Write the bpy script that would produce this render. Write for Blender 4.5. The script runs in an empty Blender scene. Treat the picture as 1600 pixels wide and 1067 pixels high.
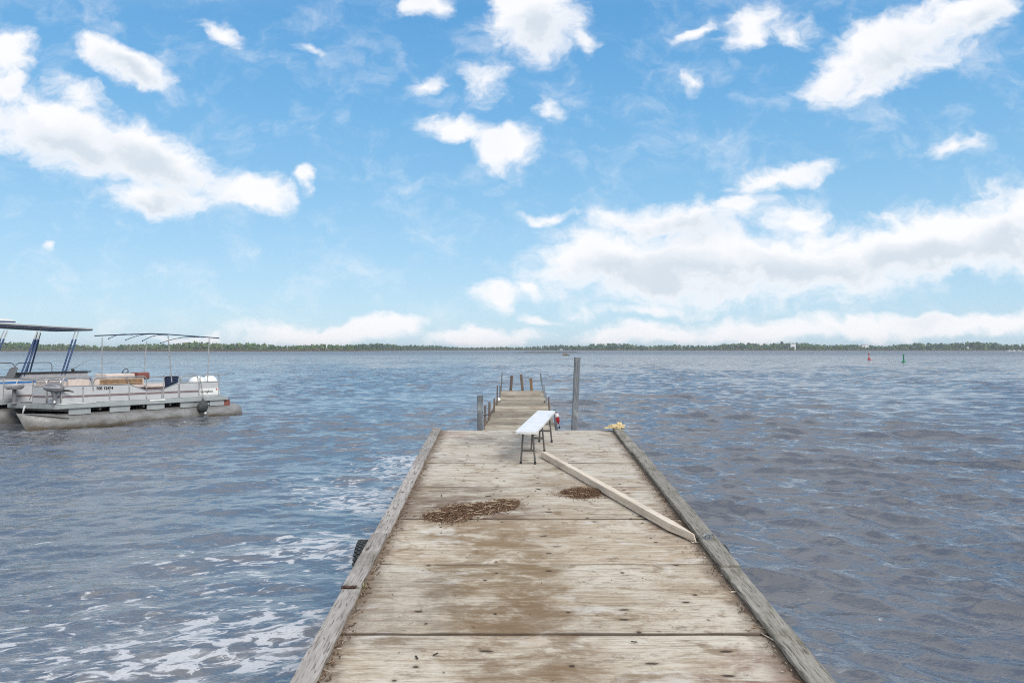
import bpy, bmesh, math, random
import numpy as np
from mathutils import Vector, Matrix

random.seed(7)
rng = np.random.default_rng(5)
sc = bpy.context.scene
COL = sc.collection
R = math.radians

# ------------------------------------------------------------------ camera
F = 1120.0            # focal length in pixels of the 1600 px wide photograph
HZ = 546.0            # pixel row of the true horizon
H = 2.15              # eye height above the water
cam_d = bpy.data.cameras.new("camera")
cam_d.sensor_width = 36.0
cam_d.lens = 36.0 * F / 1600.0
cam_d.clip_start = 0.05
cam_d.clip_end = 8000.0
cam = bpy.data.objects.new("camera", cam_d)
COL.objects.link(cam)
cam.location = (0, 0, H)
cam.rotation_euler = (math.pi / 2 + math.atan((HZ - 533.5) / F), 0, 0)
sc.camera = cam

# ------------------------------------------------------------------ exposure
sc.view_settings.view_transform = 'Standard'
sc.view_settings.look = 'None'
sc.view_settings.gamma = 1.0
sc.view_settings.exposure = 0.25
sc.view_settings.use_curve_mapping = False
sc.cycles.use_denoising = False
sc.cycles.use_adaptive_sampling = False
sc.cycles.filter_width = 1.05
sc.cycles.max_bounces = 6
sc.cycles.diffuse_bounces = 3
sc.cycles.glossy_bounces = 3
sc.cycles.caustics_reflective = False
sc.cycles.caustics_refractive = False

SUN_DIR = Vector((0.42, -0.66, 0.64)).normalized()     # towards the sun


# ------------------------------------------------------------------ node helper
class NT:
    def __init__(s, tree):
        s.t = tree
        s.t.nodes.clear()

    def n(s, kind, props=None, **inp):
        nd = s.t.nodes.new(kind)
        for k, v in (props or {}).items():
            setattr(nd, k, v)
        for k, v in inp.items():
            key = int(k[1:]) if k[0] == 'i' and k[1:].isdigit() else k.replace('_', ' ')
            s.set(nd.inputs[key], v)
        return nd

    def set(s, sock, v):
        if hasattr(v, 'is_output') or isinstance(v, bpy.types.NodeSocket):
            s.t.links.new(v, sock)
        else:
            sock.default_value = v

    def m(s, op, a, b=0.0, c=0.0, clamp=False):
        nd = s.t.nodes.new('ShaderNodeMath')
        nd.operation = op
        nd.use_clamp = clamp
        for i, v in enumerate((a, b, c)):
            s.set(nd.inputs[i], v)
        return nd.outputs[0]

    def step(s, x, lo, hi, a=0.0, b=1.0, kind='SMOOTHSTEP'):
        nd = s.t.nodes.new('ShaderNodeMapRange')
        nd.interpolation_type = kind
        for i, v in enumerate((x, lo, hi, a, b)):
            s.set(nd.inputs[i], v)
        return nd.outputs[0]

    def mix(s, f, a, b, mode='MIX'):
        nd = s.t.nodes.new('ShaderNodeMix')
        nd.data_type = 'RGBA'
        nd.blend_type = mode
        s.set(nd.inputs[0], f)
        s.set(nd.inputs[6], a if isinstance(a, bpy.types.NodeSocket) else (*a, 1.0))
        s.set(nd.inputs[7], b if isinstance(b, bpy.types.NodeSocket) else (*b, 1.0))
        return nd.outputs[2]

    def mapv(s, vec, loc=(0, 0, 0), rot=(0, 0, 0), scl=(1, 1, 1), kind='POINT'):
        nd = s.t.nodes.new('ShaderNodeMapping')
        nd.vector_type = kind
        s.set(nd.inputs[0], vec)
        nd.inputs[1].default_value = loc
        nd.inputs[2].default_value = rot
        nd.inputs[3].default_value = scl
        return nd.outputs[0]

    def noise(s, vec, scale=1.0, detail=4.0, rough=0.5, dist=0.0, out=0):
        nd = s.t.nodes.new('ShaderNodeTexNoise')
        s.set(nd.inputs['Vector'], vec)
        nd.inputs['Scale'].default_value = scale
        nd.inputs['Detail'].default_value = detail
        nd.inputs['Roughness'].default_value = rough
        nd.inputs['Distortion'].default_value = dist
        return nd.outputs[out]


# ------------------------------------------------------------------ sky
world = bpy.data.worlds.new("World")
sc.world = world
world.use_nodes = True
w = NT(world.node_tree)
sky = w.n('ShaderNodeTexSky', dict(sky_type='NISHITA', sun_disc=False,
          sun_elevation=math.asin(SUN_DIR.z), sun_rotation=math.atan2(SUN_DIR.x, SUN_DIR.y),
          altitude=200.0, air_density=1.0, dust_density=0.35, ozone_density=1.6))
geo = w.n('ShaderNodeTexCoord')
dirv = geo.outputs['Generated']
sep = w.n('ShaderNodeSeparateXYZ', None, Vector=dirv)
dx, dy, dz = sep.outputs
ysafe = w.m('MAXIMUM', dy, 0.02)
u = w.m('DIVIDE', dx, ysafe)
v = w.m('DIVIDE', dz, ysafe)
uv = w.n('ShaderNodeCombineXYZ', None, X=u, Y=v).outputs[0]
# billowy edges: shift the lookup by noise
warp = w.noise(w.mapv(uv, scl=(1, 1.25, 1)), 10.0, 6.0, 0.55, out=1)
wv = w.n('ShaderNodeVectorMath', dict(operation='MULTIPLY_ADD'), i0=warp, i1=(0.10, 0.07, 0), i2=uv)
wv2 = w.n('ShaderNodeVectorMath', dict(operation='SUBTRACT'), i0=wv.outputs[0], i1=(0.05, 0.035, 0))
uvw = wv2.outputs[0]
# cloud banks as seen over the lake: (px, py, half width, half height, tilt, weight)
CLOUDS = [
    (10, 85, 48, 44, 20, 1), (5, 135, 38, 32, 0, 1), (188, 100, 86, 28, 20, 1),
    (80, 205, 150, 58, 12, 1.25), (235, 240, 135, 50, 20, 1.2), (130, 150, 70, 30, 20, .8),
    (240, 305, 88, 30, 4, 1.1), (400, 298, 70, 26, 14, .9), (476, 280, 22, 20, 0, .9),
    (335, 52, 42, 16, 32, .8), (485, 80, 32, 11, 18, .6), (665, 8, 46, 24, 5, 1),
    (838, 28, 88, 60, 15, 1.2), (925, 75, 20, 26, 0, .8), (762, 135, 46, 40, 20, .72),
    (655, 127, 38, 18, -15, .6), (715, 200, 72, 22, 14, .85), (790, 232, 56, 30, 5, 1.1),
    (852, 172, 32, 24, 20, .6), (1165, 48, 56, 32, -28, .85), (1245, 50, 44, 30, 0, .75),
    (1090, 45, 34, 12, -20, .6), (1088, 122, 20, 24, -10, .58), (1400, 78, 140, 56, -24, 1.3),
    (1515, 22, 92, 34, -18, 1.15), (1305, 125, 52, 28, -15, .9), (1485, 230, 56, 15, -12, .58),
    (1222, 278, 96, 19, -12, .85), (930, 410, 110, 62, -5, 1.1), (1060, 415, 190, 68, 0, 1.35),
    (1250, 415, 200, 60, 0, 1.3), (1420, 385, 190, 58, -8, 1.3), (1570, 360, 130, 70, -8, 1.3),
    (1235, 345, 56, 36, -10, .85), (1060, 345, 140, 34, 0, .85), (1150, 325, 60, 20, -10, .7),
    (855, 338, 50, 12, -8, .65), (776, 465, 38, 25, 0, .95), (834, 455, 26, 20, 0, .8),
    (840, 498, 34, 9, 0, .7), (500, 518, 150, 22, -2, 1), (605, 506, 66, 20, -5, 1),
    (765, 526, 92, 16, 0, .95), (1010, 522, 130, 20, -3, 1.05), (1200, 517, 170, 21, 0, 1.05),
    (1420, 512, 180, 21, -2, 1.1), (1570, 506, 70, 24, -4, 1.1), (80, 395, 20, 10, 0, .65),
    (290, 524, 70, 8, 0, .6), (1390, 335, 60, 12, 0, .5), (1000, 485, 120, 14, 0, .62),
]
field = None
lowf = None
for (cx, cy, a, b, tilt, wt) in CLOUDS:
    k = 1.36
    mp = w.mapv(uvw, loc=((cx - 800) / F, (HZ - cy) / F, 0), rot=(0, 0, R(-tilt)),
                scl=(a * k / F, b * k / F, 1), kind='TEXTURE')
    g = w.n('ShaderNodeTexGradient', dict(gradient_type='SPHERICAL'), Vector=mp).outputs['Fac']
    g = w.m('MULTIPLY', g, min(wt, 1.12))
    field = g if field is None else w.m('SMOOTH_MAX', field, g, 0.15)
    if a >= 80 and b >= 27:
        mp2 = w.mapv(uvw, loc=((cx + 10 - 800) / F, (HZ - cy - b * .42) / F, 0), rot=(0, 0, R(-tilt)), scl=(a * 1.15 / F, b * .95 / F, 1), kind='TEXTURE')
        g2 = w.n('ShaderNodeTexGradient', dict(gradient_type='SPHERICAL'), Vector=mp2).outputs['Fac']
        lowf = g2 if lowf is None else w.m('SMOOTH_MAX', lowf, g2, 0.2)
fine = w.noise(w.mapv(uvw, scl=(1, 1.45, 1)), 11.0, 10.0, 0.62, 0.1)
fin2 = w.noise(w.mapv(uvw, loc=(7, 3, 0), scl=(1, 1.3, 1)), 34.0, 6.0, 0.6, 0.1)
dens_in = w.m('MULTIPLY_ADD', w.m('SUBTRACT', fine, 0.5), 1.7, w.m('MULTIPLY_ADD', w.m('SUBTRACT', fin2, 0.5), 0.42, field))
a_in = w.m('MULTIPLY', w.step(dens_in, 0.03, 0.68), w.step(field, 0.0, 0.24))
# thin torn shreds between the banks
shred = w.noise(w.mapv(uvw, rot=(0, 0, 0), scl=(1, 2.0, 1)), 6.5, 9.0, 0.66, 0.5)
a_sh = w.m('MULTIPLY', w.m('MULTIPLY', w.step(shred, 0.56, 0.80), w.step(v, 0.02, 0.2)), 0.16)
a_in = w.m('MAXIMUM', a_in, a_sh)
# the rest of the sky, outside this view: a broken fair-weather deck
zs = w.m('ADD', w.m('MAXIMUM', dz, 0.0), 0.12)
pl = w.n('ShaderNodeCombineXYZ', None, X=w.m('DIVIDE', dx, zs), Y=w.m('DIVIDE', dy, zs)).outputs[0]
gen = w.noise(pl, 1.35, 8.0, 0.58, 0.25)
a_out = w.step(gen, 0.36, 0.56)
inside = w.m('MULTIPLY', w.step(v, 0.47, 0.62, 1, 0), w.step(w.m('ABSOLUTE', u), 0.74, 0.95, 1, 0))
inside = w.m('MULTIPLY', inside, w.step(dy, 0.1, 0.3))
alpha = w.m('ADD', w.m('MULTIPLY', a_in, inside), w.m('MULTIPLY', a_out, w.m('SUBTRACT', 1.0, inside)))
alpha = w.m('MULTIPLY', alpha, 0.96)
# inner modelling of the clouds: bright billows, soft grey bellies
bel = w.noise(w.mapv(uvw, loc=(3, 0, 0), scl=(1, 1.7, 1)), 7.5, 6.0, 0.52, 0.1)
belly = w.m('MULTIPLY', w.step(w.m('ADD', w.m('MULTIPLY', lowf, 0.62), w.m('MULTIPLY', bel, 0.8)), 0.42, 0.90), w.step(dens_in, 0.35, 0.9))
CL = 8.6
ccol = w.mix(belly, (CL, CL * 1.0, CL * 1.02), (CL * .69, CL * .765, CL * .84))
rampn = w.n('ShaderNodeValToRGB', None, Fac=w.m('MAXIMUM', dz, 0.0))
cr = rampn.color_ramp
STOPS = [(0.0, (.52, .735, .90)), (.06, (.46, .705, .90)), (.14, (.345, .63, .89)), (.22, (.245, .545, .85)), (.32, (.165, .46, .81)), (.44, (.105, .37, .74)), (1.0, (.07, .25, .58))]
while len(cr.elements) < len(STOPS):
    cr.elements.new(0.5)
for el, (ps, c_) in zip(cr.elements, STOPS):
    el.position = ps
    el.color = (*c_, 1)
rampc = w.mix(1.0, rampn.outputs[0], (9.0, 8.9, 8.8), 'MULTIPLY')
skyc = w.mix(0.82, sky.outputs[0], rampc)
final = w.mix(alpha, skyc, ccol)
bg = w.n('ShaderNodeBackground', None, Color=final, Strength=0.10)
w.n('ShaderNodeOutputWorld', None, Surface=bg.outputs[0])
world.cycles.sampling_method = 'MANUAL'
world.cycles.sample_map_resolution = 512

# ------------------------------------------------------------------ sun (veiled: very soft shadows)
sun_d = bpy.data.lights.new("sun", 'SUN')
sun_d.energy = 2.4
sun_d.angle = R(24)
sun_d.color = (1.0, 0.95, 0.88)
sun = bpy.data.objects.new("sun", sun_d)
COL.objects.link(sun)
sun.rotation_euler = SUN_DIR.to_track_quat('Z', 'Y').to_euler()


# ------------------------------------------------------------------ mesh helper
class MB:
    """collects geometry and links it as ONE mesh object"""
    def __init__(s):
        s.v, s.f, s.c = [], [], []
        s.col = None

    def add(s, vs, fs):
        o = len(s.v)
        s.v += [tuple(p) for p in vs]
        s.f += [tuple(i + o for i in f) for f in fs]
        if s.col is not None:
            s.c += [s.col] * len(vs)
        return s

    def box(s, lo, hi):
        x0, y0, z0 = lo
        x1, y1, z1 = hi
        return s.add([(x0, y0, z0), (x1, y0, z0), (x1, y1, z0), (x0, y1, z0),
                      (x0, y0, z1), (x1, y0, z1), (x1, y1, z1), (x0, y1, z1)],
                     [(0, 3, 2, 1), (4, 5, 6, 7), (0, 1, 5, 4), (1, 2, 6, 5), (2, 3, 7, 6), (3, 0, 4, 7)])

    def rings(s, rings, cap=True, close=False):
        n = len(rings[0])
        vs = [p for r in rings for p in r]
        fs = []
        m = len(rings)
        for i in range(m if close else m - 1):
            a, b = i * n, ((i + 1) % m) * n
            for j in range(n):
                k = (j + 1) % n
                fs.append((a + j, a + k, b + k, b + j))
        if cap and not close:
            fs.append(tuple(range(n - 1, -1, -1)))
            fs.append(tuple((m - 1) * n + j for j in range(n)))
        return s.add(vs, fs)

    def path(s, pts, r, n=8, close=False):
        pts = [Vector(p) for p in pts]
        rs = r if isinstance(r, (list, tuple)) else [r] * len(pts)
        rings = []
        m = len(pts)
        up = None
        for i, p in enumerate(pts):
            if close:
                t = pts[(i + 1) % m] - pts[i - 1]
            else:
                t = pts[min(i + 1, m - 1)] - pts[max(i - 1, 0)]
            t.normalize()
            if up is None:
                up = Vector((0, 0, 1)) if abs(t.z) < 0.9 else Vector((1, 0, 0))
            a = t.cross(up)
            if a.length < 1e-4:
                a = t.cross(Vector((0, 1, 0)))
            a.normalize()
            b = a.cross(t).normalized()
            up = b
            rings.append([p + (a * math.cos(q) + b * math.sin(q)) * rs[i]
                          for q in [2 * math.pi * j / n for j in range(n)]])
        return s.rings(rings, True, close)

    def tube(s, p0, p1, r0, r1=None, n=8):
        return s.path([p0, p1], [r0, r0 if r1 is None else r1], n)

    def beam(s, p0, p1, wid, hei, up=(0, 0, 1), seg=1, jit=0.0, ch=0.004):
        """board with eased, slightly uneven arrises"""
        p0, p1, up = Vector(p0), Vector(p1), Vector(up)
        t = (p1 - p0).normalized()
        a = t.cross(up).normalized()
        b = a.cross(t).normalized()
        x, z = wid / 2, hei / 2
        sec = [(-x + ch, -z), (x - ch, -z), (x, -z + ch), (x, z - ch), (x - ch, z), (-x + ch, z), (-x, z - ch), (-x, -z + ch)]
        rings = []
        for i in range(seg + 1):
            c = p0.lerp(p1, i / seg)
            rings.append([c + a * (q[0] + random.uniform(-jit, jit)) + b * (q[1] + random.uniform(-jit, jit)) for q in sec])
        return s.rings(rings)

    def lathe(s, prof, n=16, org=(0, 0, 0), axis=(0, 0, 1)):
        org, ax = Vector(org), Vector(axis).normalized()
        a = ax.orthogonal().normalized()
        b = ax.cross(a)
        rings = [[org + ax * z + (a * math.cos(2 * math.pi * j / n) + b * math.sin(2 * math.pi * j / n)) * r
                  for j in range(n)] for (r, z) in prof]
        return s.rings(rings)

    def build(s, name, mat, parent=None, smooth=False, mw=None):
        me = bpy.data.meshes.new(name)
        me.from_pydata(s.v, [], s.f)
        if s.c:
            at = me.color_attributes.new("tint", 'FLOAT_COLOR', 'POINT')
            at.data.foreach_set('color', np.array([(*c, 1.0) for c in s.c], dtype=np.float32).ravel())
        me.materials.append(mat)
        if smooth:
            me.polygons.foreach_set('use_smooth', [True] * len(me.polygons))
            try:
                me.set_sharp_from_angle(angle=R(40))
            except Exception:
                pass
        o = bpy.data.objects.new(name, me)
        COL.objects.link(o)
        if parent is not None:
            o.parent = parent
        if mw is not None:
            o.matrix_world = mw
        return o


def tag(o, label=None, cat=None, group=None, kind=None):
    if label: o["label"] = label
    if cat: o["category"] = cat
    if group: o["group"] = group
    if kind: o["kind"] = kind
    return o


def empty(name, loc=(0, 0, 0), rot=(0, 0, 0)):
    o = bpy.data.objects.new(name, None)
    COL.objects.link(o)
    o.location = loc
    o.rotation_euler = rot
    return o


def mesh_from_arrays(name, co, quads, mat, smooth=True):
    me = bpy.data.meshes.new(name)
    me.vertices.add(len(co))
    me.vertices.foreach_set('co', co.astype(np.float32).ravel())
    me.loops.add(quads.size)
    me.loops.foreach_set('vertex_index', quads.astype(np.int32).ravel())
    me.polygons.add(len(quads))
    me.polygons.foreach_set('loop_start', np.arange(0, quads.size, 4, dtype=np.int32))
    me.polygons.foreach_set('use_smooth', np.full(len(quads), smooth))
    me.update(calc_edges=True)
    me.materials.append(mat)
    o = bpy.data.objects.new(name, me)
    COL.objects.link(o)
    return o


# ------------------------------------------------------------------ materials
def new_mat(name):
    m = bpy.data.materials.new(name)
    m.use_nodes = True
    t = NT(m.node_tree)
    p = t.n('ShaderNodeBsdfPrincipled')
    out = t.n('ShaderNodeOutputMaterial', None, Surface=p.outputs[0])
    return m, t, p, out


def simple(name, col, rough=0.5, metal=0.0, var=0.12, scale=9.0, bump=0.0, dirt=None, dirt_amt=0.35):
    """plain coloured surface with a little uneven wear"""
    m, t, p, _ = new_mat(name)
    co = t.n('ShaderNodeTexCoord').outputs['Object']
    n1 = t.noise(co, scale, 5.0, 0.6)
    c = t.mix(t.step(n1, 0.3, 0.7), tuple(x * (1 - var) for x in col), tuple(min(1, x * (1 + var)) for x in col))
    if dirt:
        n2 = t.noise(co, scale * .45, 7.0, 0.68, 0.4)
        c = t.mix(t.m('MULTIPLY', t.step(n2, 0.5, 0.68), dirt_amt), c, dirt)
    t.set(p.inputs['Base Color'], c)
    t.set(p.inputs['Roughness'], t.step(n1, 0.3, 0.7, max(rough - .08, .05), min(rough + .08, 1)))
    p.inputs['Metallic'].default_value = metal
    if bump:
        b = t.n('ShaderNodeBump', None, Height=t.noise(co, scale * 5, 4.0, 0.6), Strength=bump, Distance=0.01)
        t.set(p.inputs['Normal'], b.outputs[0])
    return m


def wood(name, light, mid, dark, grain_axis=0, gscale=1.0, crack=0.5, stain=None, stain_amt=0.0, bump=0.5, rough=0.85, world_space=False, vary=0.13, knots=0.0):
    """weathered timber; grain runs along the local axis given"""
    m, t, p, _ = new_mat(name)
    co = t.n('ShaderNodeNewGeometry').outputs['Position'] if world_space else t.n('ShaderNodeTexCoord').outputs['Object']
    rnd = t.n('ShaderNodeObjectInfo').outputs['Random']
    off = t.n('ShaderNodeCombineXYZ', None, X=t.m('MULTIPLY', rnd, 17.0), Y=t.m('MULTIPLY', rnd, 31.0), Z=t.m('MULTIPLY', rnd, 7.0)).outputs[0]
    cc = t.n('ShaderNodeVectorMath', dict(operation='ADD'), i0=co, i1=off).outputs[0]
    s1 = [26 * gscale] * 3
    s1[grain_axis] = 1.6 * gscale
    s2 = [90 * gscale] * 3
    s2[grain_axis] = 4.0 * gscale
    g1 = t.noise(t.mapv(cc, scl=s1), 1.0, 5.0, 0.6, 0.5)
    g2 = t.noise(t.mapv(cc, scl=s2), 1.0, 4.0, 0.65, 0.3)
    g = t.m('ADD', t.m('MULTIPLY', g1, 0.55), t.m('MULTIPLY', g2, 0.45))
    c = t.mix(t.step(g, 0.36, 0.62), mid, light)
    c = t.mix(t.m('MULTIPLY', t.step(g2, 0.36, 0.46, 1, 0), crack), c, dark)
    blot = t.noise(cc, 2.6 * gscale, 5.0, 0.62)
    c = t.mix(t.m('MULTIPLY', t.step(blot, 0.46, 0.7), 0.5), c, mid)
    if stain:
        c = t.mix(t.m('MULTIPLY', t.step(t.noise(cc, 1.7 * gscale, 6.0, 0.65, 0.5), 0.5, 0.68), stain_amt), c, stain)
    if knots:
        ks = [5.0] * 3
        ks[grain_axis] = 2.2
        vk = t.n('ShaderNodeTexVoronoi', dict(feature='F1'), Vector=t.mapv(cc, scl=ks), Scale=1.6, Randomness=1.0)
        kd = t.m('ADD', vk.outputs['Distance'], t.m('MULTIPLY', t.m('SUBTRACT', g1, 0.5), 0.35))
        c = t.mix(t.m('MULTIPLY', t.step(kd, 0.10, 0.20, 1, 0), knots), c, dark)
    hsv = t.n('ShaderNodeHueSaturation', None, Color=c, Value=t.step(rnd, 0, 1, 1 - vary, 1 + vary, 'LINEAR'))
    t.set(p.inputs['Base Color'], hsv.outputs[0])
    p.inputs['Roughness'].default_value = rough
    p.inputs['Specular IOR Level'].default_value = 0.25
    b = t.n('ShaderNodeBump', None, Height=g, Strength=bump, Distance=0.006)
    t.set(p.inputs['Normal'], b.outputs[0])
    return m


def plywood():
    """sun-bleached plywood: grain across the dock, nail dimples over the joists, brown water stains"""
    m, t, p, _ = new_mat("weathered_plywood")
    pos = t.n('ShaderNodeNewGeometry').outputs['Position']
    rnd = t.n('ShaderNodeObjectInfo').outputs['Random']
    sp = t.n('ShaderNodeSeparateXYZ', None, Vector=pos)
    X, Y = sp.outputs[0], sp.outputs[1]
    off = t.n('ShaderNodeCombineXYZ', None, X=t.m('MULTIPLY', rnd, 13.0), Y=t.m('MULTIPLY', rnd, 5.0), Z=t.m('MULTIPLY', rnd, 3.0)).outputs[0]
    cc = t.n('ShaderNodeVectorMath', dict(operation='ADD'), i0=pos, i1=off).outputs[0]
    # cathedral figure: a wave field bent by low noise
    bend = t.noise(t.mapv(cc, scl=(1.1, 3.0, 1)), 1.6, 3.0, 0.55, 0.2)
    fig = t.m('SINE', t.m('MULTIPLY', bend, 150.0))
    g1 = t.noise(t.mapv(cc, scl=(2.0, 24, 1)), 1.0, 7.0, 0.70, 0.4)
    g2 = t.noise(t.mapv(cc, scl=(4.5, 60, 1)), 1.0, 4.0, 0.7, 0.3)
    big = t.noise(t.mapv(cc, scl=(0.8, 1.1, 1)), 1.5, 6.0, 0.66, 0.3)
    mid = t.noise(t.mapv(pos, scl=(1.1, 1.9, 1)), 2.6, 8.0, 0.72, 0.4)
    # nearer sheets are browner, the outer ones greyer
    c = t.mix(t.step(big, 0.36, 0.62), (0.385, 0.31, 0.22), (0.55, 0.497, 0.405))
    grey = t.m('MULTIPLY', t.step(Y, 6.0, 11.0, 0.0, 0.62), t.step(t.noise(pos, 1.6, 5.0, 0.6), 0.3, 0.6, 0.5, 1.0))
    c = t.mix(grey, c, (0.40, 0.385, 0.35))
    c = t.mix(t.m('MULTIPLY', t.step(g1, 0.46, 0.64), 0.6), c, (0.61, 0.565, 0.475))
    c = t.mix(t.m('MULTIPLY', t.step(g1, 0.34, 0.48, 1, 0), 0.52), c, (0.22, 0.155, 0.10))
    figm = t.m('MULTIPLY', t.step(t.noise(cc, 1.3, 3.0, 0.5), 0.45, 0.62), t.step(fig, 0.2, 0.9))
    c = t.mix(t.m('MULTIPLY', figm, 0.34), c, (0.30, 0.205, 0.12))
    c = t.mix(t.m('MULTIPLY', t.step(g2, 0.34, 0.46, 1, 0), 0.55), c, (0.14, 0.10, 0.07))
    # algae-brown blotches with their own outlines
    c = t.mix(t.m('MULTIPLY', t.step(mid, 0.53, 0.64), 0.7), c, (0.19, 0.125, 0.07))
    c = t.mix(t.m('MULTIPLY', t.step(t.noise(t.mapv(pos, loc=(3, 7, 0), scl=(1.2, 2.4, 1)), 3.4, 7.0, 0.7, 0.5), 0.56, 0.68), 0.5), c, (0.15, 0.115, 0.085))
    c = t.mix(t.m('MULTIPLY', t.step(t.noise(t.mapv(pos, loc=(9, 2, 0)), 2.2, 5.0, 0.6, 0.5), 0.58, 0.7), 0.28), c, (0.40, 0.25, 0.15))
    wobble = t.n('ShaderNodeVectorMath', dict(operation='MULTIPLY_ADD'), i0=t.noise(pos, 3.2, 6.0, 0.7, out=1), i1=(0.55, 0.55, 0), i2=pos).outputs[0]
    for (sx, sy, ra, rb, am, col) in [
            (-0.10, 5.7, .55, 1.1, .92, (0.20, 0.135, 0.07)), (-0.25, 6.75, .85, .42, .88, (0.21, 0.14, 0.075)),
            (0.10, 4.6, .50, .80, .9, (0.19, 0.125, 0.07)), (-0.65, 8.05, .62, .5, .75, (0.16, 0.11, 0.07)),
            (-0.9, 7.4, .5, .5, .6, (0.17, 0.12, 0.08)), (-0.75, 5.1, .45, .7, .55, (0.17, 0.135, 0.10)),
            (-0.2, 11.2, .75, .5, .6, (0.17, 0.15, 0.13)), (1.65, 4.1, .55, .35, .75, (0.17, 0.085, 0.06)),
            (1.5, 6.9, .3, .6, .6, (0.17, 0.10, 0.06)), (0.4, 8.6, .35, .3, .5, (0.22, 0.15, 0.09)),
            (-0.95, 11.6, .25, .3, .5, (0.30, 0.20, 0.17)),
            (-0.38, 7.42, .72, .42, .75, (0.13, 0.08, 0.05)), (0.80, 8.08, .42, .34, .7, (0.14, 0.085, 0.05))]:
        q = t.mapv(wobble, loc=(sx + .27, sy + .27, 0), scl=(ra * 1.25, rb * 1.25, 100), kind='TEXTURE')
        g = t.n('ShaderNodeTexGradient', dict(gradient_type='SPHERICAL'), Vector=q).outputs['Fac']
        edge = t.m('MULTIPLY', t.m('MULTIPLY', t.step(g, 0.02, 0.5), t.step(mid, 0.38, 0.54, 0.2, 1.0)), t.step(g1, 0.36, 0.6, 1.0, 0.74))
        c = t.mix(t.m('MULTIPLY', edge, am), c, col)
    # pale scrubbed patches
    c = t.mix(t.m('MULTIPLY', t.step(t.noise(t.mapv(pos, loc=(5, 1, 0), scl=(1, 2, 1)), 1.9, 6.0, 0.66, 0.4), 0.55, 0.70), 0.55), c, (0.60, 0.585, 0.55))
    # nail heads, pulled grain and chips along each joist (0.48 m apart)
    jx = t.m('ADD', t.m('MULTIPLY', X, 1 / 0.48), 0.45)
    jv = t.n('ShaderNodeCombineXYZ', None, X=jx, Y=t.m('MULTIPLY', Y, 1 / 0.145), Z=0.0).outputs[0]
    vor = t.n('ShaderNodeTexVoronoi', dict(feature='F1', distance='EUCLIDEAN', voronoi_dimensions='2D'), Vector=jv, Scale=1.0, Randomness=0.62)
    dv = t.n('ShaderNodeVectorMath', dict(operation='SUBTRACT'), i0=jv, i1=vor.outputs['Position']).outputs[0]
    wob = t.noise(t.mapv(pos, scl=(14, 60, 1)), 1.0, 4.0, 0.7)
    ds = t.n('ShaderNodeSeparateXYZ', None, Vector=dv)
    sel = t.n('ShaderNodeSeparateColor', None, Color=vor.outputs['Color'])
    lenx = t.m('MULTIPLY_ADD', t.m('POWER', sel.outputs[1], 2.0), 0.085, 0.018)
    e1 = t.m('ADD', t.m('POWER', t.m('DIVIDE', ds.outputs[0], lenx), 2.0), t.m('POWER', t.m('DIVIDE', ds.outputs[1], 0.11), 2.0))
    e1 = t.m('ADD', e1, t.m('MULTIPLY', t.m('SUBTRACT', wob, 0.5), 2.6))
    nail = t.m('MULTIPLY', t.step(e1, 0.25, 1.0, 1, 0), t.step(sel.outputs[0], 0.42, 0.50, 1, 0))
    halo = t.m('MULTIPLY', t.step(e1, 0.6, 5.0, 1, 0), t.step(sel.outputs[0], 0.42, 0.50, 1, 0))
    c = t.mix(t.m('MULTIPLY', halo, 0.42), c, (0.20, 0.14, 0.09))
    c = t.mix(t.m('MULTIPLY', nail, 0.92), c, (0.045, 0.032, 0.024))
    spl = t.noise(t.mapv(cc, scl=(9, 46, 1)), 1.0, 3.0, 0.6, 0.6)
    splm = t.step(spl, 0.70, 0.76)
    c = t.mix(t.m('MULTIPLY', splm, 0.75), c, (0.07, 0.05, 0.04))
    # dirt in the sheet joints, darkened to paint in the shade of the gaps
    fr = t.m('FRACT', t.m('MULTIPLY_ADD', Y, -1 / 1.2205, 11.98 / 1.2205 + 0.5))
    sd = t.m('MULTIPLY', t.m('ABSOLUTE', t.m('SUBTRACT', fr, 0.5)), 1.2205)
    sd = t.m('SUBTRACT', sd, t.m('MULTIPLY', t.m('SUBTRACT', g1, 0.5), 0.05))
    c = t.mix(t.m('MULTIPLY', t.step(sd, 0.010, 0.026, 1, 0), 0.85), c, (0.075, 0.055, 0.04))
    # scum and rot beside the kerb boards
    el = t.m('SUBTRACT', X, t.m('MULTIPLY_ADD', Y, -0.0095, -1.0615))
    er = t.m('SUBTRACT', t.m('MULTIPLY_ADD', Y, 0.004, 1.629), X)
    ed = t.m('ADD', t.m('MINIMUM', el, er), t.m('MULTIPLY', t.m('SUBTRACT', mid, 0.5), 0.55))
    c = t.mix(t.m('MULTIPLY', t.step(ed, 0.0, 0.16, 1, 0), 0.75), c, (0.13, 0.09, 0.06))
    hsv = t.n('ShaderNodeHueSaturation', None, Color=c, Value=t.step(rnd, 0, 1, 0.93, 1.06, 'LINEAR'))
    t.set(p.inputs['Base Color'], hsv.outputs[0])
    p.inputs['Roughness'].default_value = 0.82
    p.inputs['Specular IOR Level'].default_value = 0.25
    hgt = t.m('SUBTRACT', t.m('ADD', t.m('MULTIPLY', g1, 0.5), t.m('MULTIPLY', g2, 0.6)), t.m('ADD', t.m('MULTIPLY', nail, 0.9), t.m('MULTIPLY', splm, 0.5)))
    b = t.n('ShaderNodeBump', None, Height=hgt, Strength=0.9, Distance=0.008)
    t.set(p.inputs['Normal'], b.outputs[0])
    return m


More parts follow.
